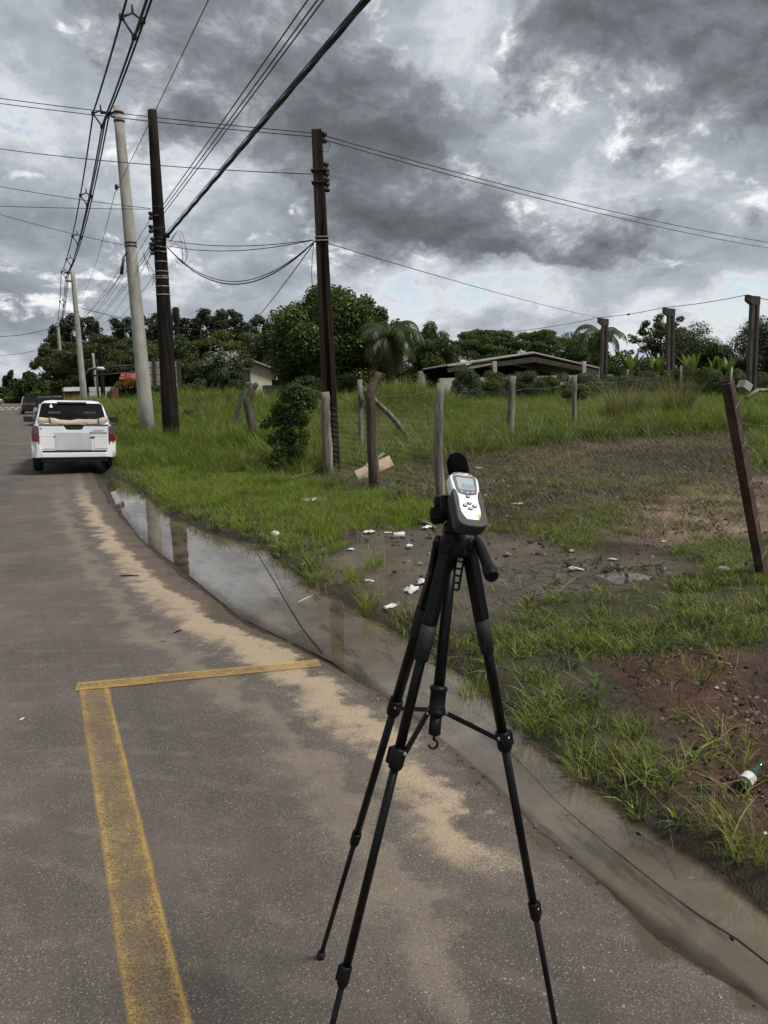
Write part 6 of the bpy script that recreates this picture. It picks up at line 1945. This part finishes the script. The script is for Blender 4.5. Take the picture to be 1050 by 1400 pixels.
# grey precast panel wall behind the two near poles: every panel a part
pw = at(214, 520, 52); pw[2] = gz(pw[0], pw[1]); wl_ = thing('panel_wall', 'tall grey precast panel wall seen between the two near poles', 'wall', pw)
for i in range(3):
    for j in range(5):
        x0, x1 = 196 + i * 17, 212 + i * 17; y0 = 494 + j * 9.2
        a = at(x0, y0 + 8.6, 52); b = at(x1, y0, 52); mb = MB(); mb.box(((a[0] + b[0]) / 2, 52 + .03 * rng.random(), (a[2] + b[2]) / 2), (b[0] - a[0], .10, b[2] - a[2])); mb.build('panel', M_panel, wl_)
for i in range(4):
    a = at(195 + i * 17 - .5, 542, 51.9); b = at(195 + i * 17 + .8, 492, 51.9); mb = MB(); mb.box(((a[0] + b[0]) / 2, 51.95, (a[2] + b[2]) / 2), (.16, .2, b[2] - a[2])); mb.build('pillar', M_in if i else M_panel, wl_)
# whitish precast wall farther left
pw = at(150, 545, 64); pw[2] = gz(pw[0], pw[1]); wl_ = thing('panel_wall', 'low whitish precast panel wall right of the slim concrete pole', 'wall', pw)
for i in range(3):
    for j in range(4):
        x0, x1 = 122 + i * 15, 136.4 + i * 15; y0 = 529 + j * 7.
        a = at(x0, y0 + 6.6, 64); b = at(x1, y0, 64); mb = MB(); mb.box(((a[0] + b[0]) / 2, 64 + .03 * rng.random(), (a[2] + b[2]) / 2), (b[0] - a[0], .12, b[2] - a[2])); mb.build('panel', M_panelw, wl_)
# small gatehouse with brown wall, yellow door and pale roof
gh = at(104, 550, 68); gh[2] = gz(gh[0], gh[1]); gt = thing('gatehouse', 'small brick gatehouse with pale flat roof behind the pickup roof', 'gatehouse', gh)
a = at(91, 560, 68); b = at(118, 536, 68); mb = MB(); mb.box(((a[0] + b[0]) / 2, 70, (gh[2] + b[2]) / 2), (b[0] - a[0], 4, b[2] - gh[2])); mb.build('wall', M_brick, gt)
a = at(88, 535, 67.6); b = at(112, 529, 67.6); mb = MB(); mb.box(((a[0] + b[0]) / 2, 70, (a[2] + b[2]) / 2), (b[0] - a[0], 5, b[2] - a[2])); mb.build('roof', M_white, gt)
a = at(101, 557, 67.8); b = at(106.5, 542, 67.8); mb = MB(); mb.box(((a[0] + b[0]) / 2, 67.95, (a[2] + b[2]) / 2), (b[0] - a[0], .1, b[2] - a[2])); mb.build('door', pbr('ochre_door', (.40, .25, .08), (.44, .28, .10), 4., .6), gt)
a = at(95, 551, 67.8); b = at(99, 542, 67.8); mb = MB(); mb.box(((a[0] + b[0]) / 2, 67.96, (a[2] + b[2]) / 2), (b[0] - a[0], .1, b[2] - a[2])); mb.build('window', M_in, gt)
# brown gate column with kerb wall
q = at(165, 566, 40); zg = gz(q[0], q[1]); t = thing('gate_column', 'brown masonry gate column right of the pickup roof', 'gate column', (q[0], q[1], zg))
a = at(155, 566, 40); b = at(162, 530, 40); mb = MB(); mb.box(((a[0] + b[0]) / 2, 40.3, (zg + b[2]) / 2), (b[0] - a[0], .5, b[2] - zg)); mb.build('shaft', pbr('dark_brown_masonry', (.085, .034, .022), (.13, .055, .035), 6., .9, .4), t)
a = at(162.6, 566, 40); b = at(173, 545, 40); mb = MB(); mb.box(((a[0] + b[0]) / 2, 40.1, (zg + b[2]) / 2), (b[0] - a[0], .4, b[2] - zg)); mb.build('side_panel', M_brick, t)
a = at(134, 560, 44); b = at(155, 560, 44); mb = MB(); mb.box(((a[0] + b[0]) / 2, 44, .28), (b[0] - a[0], .15, .5)); tag(mb.build('kerb_wall', M_wall, origin=((a[0] + b[0]) / 2, 44, 0)), 'low whitish kerb wall beside the brown gate column', 'wall')
a = at(152, 520, 50); b = at(190, 511, 50); t = thing('red_awning', 'red sloping awning behind the concrete pole with flowers below', 'awning', ((a[0] + b[0]) / 2, 50, a[2]))
mb = MB(); mb.prism([np.array([at(163, 520, 49)[0], 49, a[2]]), np.array([b[0], 49, a[2]]), np.array([b[0], 51.5, b[2]]), np.array([at(166, 511, 51.5)[0], 51.5, b[2]])], (0, 0, .08)); mb.build('sheet', M_redroof, t)
for px in (164, 188):
    p = at(px, 519, 49.4); mb = MB(); mb.tube([(p[0], 49.4, gz(p[0], 49.4)), (p[0], 49.4, a[2])], .05, 6); mb.build('post', M_in, t)
t = bush('flowering bush with red flowers before the red awning', 172, 516, 548, 44, 42.5, M_bush, 4200, .13, 701, name='flowering_bush')
V, Q = leaf_cloud(lumps(at(172, 526, 42.2), (.9, .6, .55), 12, 703, .15, .35), 260, .14, 704, .9); raw_mesh('flowers', V - np.array(t['_o']), Q, M_flower, parent=t)
# long lattice beam (gantry) over the entrance
g0 = at(124, 514, 54); g1 = at(190, 508, 54); t = thing('lattice_gantry', 'dark lattice beam spanning above the entrance wall', 'gantry', (g0 + g1) / 2)
for dz in (.0, .45):
    mb = MB(); mb.tube([g0 + np.array([0, 0, dz]), g1 + np.array([0, 0, dz])], .06, 6); mb.build('chord', M_iron, t)
for k in range(10):
    a = g0 + (g1 - g0) * (k / 10); b = g0 + (g1 - g0) * ((k + 1) / 10); s = k % 2; mb = MB(); mb.tube([a + np.array([0, 0, .45 * s]), b + np.array([0, 0, .45 * (1 - s)])], .035, 5); mb.build('diagonal', M_iron, t)
for f in (.12, .9):
    a = g0 + (g1 - g0) * f; mb = MB(); mb.tube([(a[0], a[1], gz(a[0], a[1])), a], .07, 6); mb.build('leg', M_iron, t)
# short stakes of the field fence before the panel walls
for i, (px, pyt, lab) in enumerate(((193, 540, 'dark stake just behind the thick concrete pole'), (222, 534, 'dark stake between the two near poles'), (258, 535, 'thin stake right of the dark wooden pole'), (263, 548, 'short stake in the grass right of the dark wooden pole'))):
    q = at(px, 572, 30); q[2] = gz(q[0], q[1]); post('fence_post', lab, [q, at(px - 1, pyt, 30)], [.06, .05], M_wood2)

# ------------------------------------------------------------------ litter
M_paper = pbr('white_paper', (.66, .65, .62), (.50, .48, .44), 14., .85, .4)
M_plastic = pbr('white_plastic', (.62, .62, .60), (.50, .50, .48), 8., .4, .3)
M_card = pbr('pale_board', (.33, .24, .15), (.43, .33, .22), 6., .85, .3, stretch=(1, .2, 1))
M_twig = pbr('dry_twig', (.13, .10, .07), (.26, .21, .15), 20., .9, .4)
M_dleaf = pbr('dry_leaf', (.17, .11, .06), (.27, .19, .11), 14., .8, .3)


def scrap(name, label, px, py, L, Wd, mat, seed, cat, puff=.25, rot=None, z=None, group=None):
    L *= .8; Wd *= .8
    """crumpled sheet lying on the ground"""
    r = np.random.default_rng(seed); g0 = hit(px, py)
    if z is not None: g0[2] = z
    n = 7; V = []
    a = r.random() * 6.28 if rot is None else rot
    for j in range(n):
        for i in range(n):
            u, v = i / (n - 1) - .5, j / (n - 1) - .5
            k = 1 - .35 * (abs(u) * 2) ** 3 * (abs(v) * 2) ** 2
            x, y = u * L * k * (1 + .2 * r.normal()), v * Wd * k * (1 + .2 * r.normal())
            V.append((x * cos(a) - y * sin(a), x * sin(a) + y * cos(a), abs(r.normal()) * puff * min(L, Wd) * .28 + puff * min(L, Wd) * (1 - 4 * u * u) * (1 - 4 * v * v) * .6 + .004))
    mb = MB(); mb.add([g0 + np.array(v) for v in V], [(j * n + i, j * n + i + 1, (j + 1) * n + i + 1, (j + 1) * n + i) for j in range(n - 1) for i in range(n - 1)], True)
    o = mb.build(name, mat, origin=g0); sd = o.modifiers.new('thick', 'SOLIDIFY'); sd.thickness = .0015
    return tag(o, label, cat, group)


for i, (nm, lab, px, py, L, Wd, m, cat, pf) in enumerate((
        ('paper_sheet', 'white crumpled paper lying flat on the bright lawn', 428, 684, .55, .40, M_paper, 'paper', .10),
        ('plastic_bag', 'white plastic bag on the bank beside the tripod legs', 562, 810, .16, .13, M_plastic, 'plastic bag', .5),
        ('plastic_bag', 'second white plastic bag half hidden behind the left tripod leg', 578, 798, .13, .10, M_plastic, 'plastic bag', .5),
        ('plastic_wrapper', 'flat muddy white wrapper at the water edge left of the tripod', 536, 829, .20, .09, M_paper, 'wrapper', .2),
        ('paper_scrap', 'white scrap on the mud right below the little grass tuft', 505, 795, .12, .06, M_paper, 'paper scrap', .3),
        ('paper_scrap', 'pale scrap among grass in front of the bent brown post', 505, 728, .20, .11, M_paper, 'paper scrap', .25),
        ('paper_scrap', 'pale scrap next to the small white can', 530, 729, .12, .06, M_paper, 'paper scrap', .3),
        ('paper_scrap', 'white scrap on the mud left of the tripod head', 559, 748, .11, .08, M_paper, 'paper scrap', .5),
        ('paper_scrap', 'small white scrap on the mud near the dark pot shard', 480, 752, .08, .06, M_paper, 'paper scrap', .4),
        ('paper_scrap', 'tiny pale scrap left on the mud bank edge', 415, 772, .09, .05, M_paper, 'paper scrap', .3),
        ('paper_scrap', 'flat white scrap on the cleared soil right of the meter', 707, 689, .17, .10, M_paper, 'paper scrap', .15),
        ('paper_scrap', 'white scrap on the bare soil behind the meter, near the back fence', 655, 640, .30, .12, M_paper, 'paper scrap', .15),
        ('paper_scrap', 'small white scrap beside the cracked mud, above its puddle', 782, 754, .10, .07, M_card, 'paper scrap', .3),
        ('paper_scrap', 'pale scrap on the cracked mud', 790, 778, .13, .05, M_paper, 'paper scrap', .2),
        ('paper_scrap', 'tiny white scrap on the red soil', 907, 741, .06, .04, M_paper, 'paper scrap', .3),
        ('paper_scrap', 'white scrap lying on the asphalt at the far left', 30, 984, .035, .016, M_paper, 'paper scrap', .3),
        ('paper_scrap', 'white crumpled scrap on the dark soil at the right', 980, 942, .03, .022, M_paper, 'paper scrap', .5),
        ('paper_scrap', 'white scrap at the right edge of the soil below the bottle', 1046, 1141, .025, .018, M_paper, 'paper scrap', .4),
        ('paper_scrap', 'pale scrap beside the brown stick behind the tripod head', 585, 722, .18, .10, M_paper, 'paper scrap', .35),
        ('paper_scrap', 'white scrap floating near the grass clump in the water', 490, 822, .05, .04, M_paper, 'paper scrap', .1),
        ('paper_scrap', 'pale scrap in the short grass by the mud', 838, 765, .10, .05, M_paper, 'paper scrap', .2),
        ('dead_leaf', 'curled brown leaf on the mud near the water edge', 310, 776, .10, .06, M_dleaf, 'leaf', .3),
        ('dead_leaf', 'dry leaf litter at the far shore of the gutter', 290, 740, .14, .08, M_dleaf, 'leaf', .3))):
    scrap(nm, lab, px, py, L, Wd, m, 800 + i, cat, pf, z=(ZW + .003 if 'floating' in lab else None))


def stone(label, px, py, r_, mat, seed, name='stone', sq=.7):
    g0 = hit(px, py); me = stone_mesh(name, seed, mat); o = bpy.data.objects.new(name, me); col.objects.link(o); o.location = g0 + np.array([0, 0, r_ * .25]); o.scale = (r_, r_ * .8, r_ * sq); o.rotation_euler = (0, 0, seed)
    s = o.modifiers.new('sub', 'SUBSURF'); s.levels = 1; s.render_levels = 1
    return tag(o, label, 'stone')


stone('rounded white stone at the corner of the lawn by the water', 377, 733, .075, M_paper, 831, sq=1.0)
stone('pale stone on the grass left of the rusty post foot', 990, 781, .065, M_wall, 832)
stone('pale flat stone beside the puddle in the mud', 781, 779, .05, M_wall, 833)
stone('orange brown stone in the soil at right', 951, 938, .018, M_st1, 834)
stone('grey stone on the dark soil right of the weeds', 980, 970, .016, M_st2, 835)
stone('reddish stone beside the grass in mid right', 880, 918, .020, M_st1, 836)
stone('reddish stone near the green bottle', 960, 1080, .016, M_st1, 837)
stone('dark stone lying in the mud above the cracks', 725, 742, .05, M_clod, 838)
# small white can
g0 = hit(545, 736); mb = MB(); mb.lathe(g0 + np.array([-.05, .02, .032]), (1, -.35, .05), [(.026, 0), (.032, .004), (.032, .11), (.027, .118)], 16); tag(mb.build('drink_can', M_plastic, origin=g0), 'small white can lying on the mud', 'can')
g0 = hit(482, 745); mb = MB(); mb.prism([g0 + np.array(p) for p in ((-.10, 0, 0), (.20, -.05, 0), (.02, .02, .17), (-.06, .03, .15))], (.02, .02, .0)); tag(mb.build('pot_shard', M_wood2, origin=g0), 'dark triangular shard sticking out of the mud', 'shard')
# fallen board and planks at the fence
g0 = hit(512, 652); a = hit(484, 655); b = hit(541, 641)
dv = (b - a); dv[2] = 0; L = np.linalg.norm(dv); dv /= L; up = np.array([0, .45, .85]); up -= dv * up.dot(dv); up /= np.linalg.norm(up); nn = np.cross(dv, up)
mb = MB(); mb.box((a + b) / 2 + up * .06 + np.array([0, 0, .04]), (L * .92, .03, .20), np.stack([dv, nn, up], 1) @ np.array(Matrix.Rotation(-.14, 3, 'Y'))); tag(mb.build('fallen_board', M_card, origin=g0, bevel=.004), 'pale fallen board leaning behind the bent brown post', 'board')
mb = MB(); c = (a + b) / 2 + np.array([.05, .12, .24]); mb.box(c, (.7, .02, .05), np.stack([dv, nn, up], 1) @ np.array(Matrix.Rotation(-.25, 3, 'Y'))); tag(mb.build('plank', M_grey, origin=c), 'narrow grey plank behind the fallen board', 'plank')


def twig(label, a, b, r_, mat=None, zoff=.012, name='twig', mid=0., water=False):
    p = hit(*a); q = hit(*b)
    if water: p[2] = q[2] = ZW + .004
    mb = MB(); m = (p + q) / 2 + np.array([mid, mid * .5, abs(mid) * .3]); mb.tube([p + np.array([0, 0, zoff]), m + np.array([0, 0, zoff]), q + np.array([0, 0, zoff])], [r_ * .7, r_, r_ * .5], 6)
    return tag(mb.build(name, mat or M_twig, origin=p), label, 'stick')


twig('pale stick lying on the lawn left of the grooved pole', (397, 659), (426, 650), .018, M_grey, .06)
twig('brown stick lying on the mud behind the tripod head', (570, 714), (598, 727), .022, None, .03, mid=.02)
twig('dark stick lying on the damp road edge by the water', (331, 816), (340, 827), .012, M_wood, .01)
twig('thin twig on the asphalt beside the sand', (165, 788), (190, 788), .007, M_wood, .006)
twig('small dark twig on the asphalt above the yellow line', (238, 866), (248, 862), .005, M_wood, .005)
twig('pale reed floating on the water', (408, 838), (428, 824), .004, M_paper, .002, water=True)
twig('thin pale straw lying near the yellow corner', (292, 1034), (302, 1025), .0018, M_twig, .003)
# black cable in the gutter water
pts = [np.array([*atz(px, py, ZW)[:2], ZW + .002]) for px, py in ((352, 757), (372, 790), (395, 830), (415, 862), (440, 893))]
mb = MB(); mb.tube(pts, .0035, 5); tag(mb.build('thin_cord', M_wood, origin=pts[0]), 'thin cord lying across the water from the tiny tuft', 'cord')
pts = [np.array([*atz(px, py, ZW)[:2], ZW + (.003 if i > 3 else .001)]) for i, (px, py) in enumerate(((640, 985), (690, 1020), (760, 1095), (830, 1155), (905, 1215), (960, 1255), (1008, 1285), (1060, 1325)))]
mb = MB(); mb.tube(pts, [.0007, .0007, .0008, .001, .0012, .0016, .002, .002], 6); tag(mb.build('thin_cord', M_cable, origin=pts[-1]), 'dark cord trailing along the gutter water at lower right', 'cord')
for i, (lab, px, py) in enumerate((('dark lump of rotten leaves stuck on the cord in the gutter', 1000, 1284), ('dark clot of debris in the water below the bank', 872, 1140), ('small mat of debris in the shallow water at lower right', 945, 1200))):
    p = atz(px, py, ZW); p[2] = ZW - .004; r_ = np.random.default_rng(860 + i); me = stone_mesh('debris', 870 + i, M_wood if i != 2 else M_twig); o = bpy.data.objects.new('debris', me); col.objects.link(o); o.location = p; o.scale = (.014, .022, .010) if i != 2 else (.04, .025, .008); tag(o, lab, 'debris')
# green glass bottle
M_gl, G = new_mat('green_glass')
p = G.n('ShaderNodeBsdfPrincipled', {'Base Color': (.035, .10, .05), 'Roughness': .08, 'Transmission Weight': .55, 'IOR': 1.45, 'Specular IOR Level': .6}); finish(G, p.outputs[0])
g0 = hit(1020, 1082); bt = thing('glass_bottle', 'green glass bottle with white label lying on the reddish soil', 'bottle', g0)
b0 = hit(1013, 1085) + np.array([0, 0, .030]); b1 = hit(1040, 1058) + np.array([0, 0, .030]); ax = b1 - b0; ax[2] += .012; ax /= np.linalg.norm(ax)
s = np.linalg.norm(b1 - b0) / .20
mb = MB(); mb.lathe(b0, ax, [(.010 * s, .004 * s), (.024 * s, .0), (.029 * s, .004 * s), (.030 * s, .012 * s), (.030 * s, .095 * s), (.028 * s, .110 * s), (.018 * s, .135 * s), (.0125 * s, .155 * s), (.0115 * s, .185 * s), (.0135 * s, .188 * s), (.0135 * s, .199 * s), (.009 * s, .20 * s)], 24); mb.build('glass', M_gl, bt)
mb = MB(); u_, w_, d_ = frame(ax); V = []
tocam = EYE - b0; a0 = atan2(np.dot(tocam, w_), np.dot(tocam, u_))
for h_ in (.035 * s, .085 * s):
    for k in range(15):
        a = a0 - 1.7 + 3.4 * k / 14; V.append(b0 + ax * h_ + (u_ * cos(a) + w_ * sin(a)) * .0306 * s)
mb.add(V, [(k, k + 1, k + 16, k + 15) for k in range(14)], True); mb.build('paper_label', M_paper, bt)
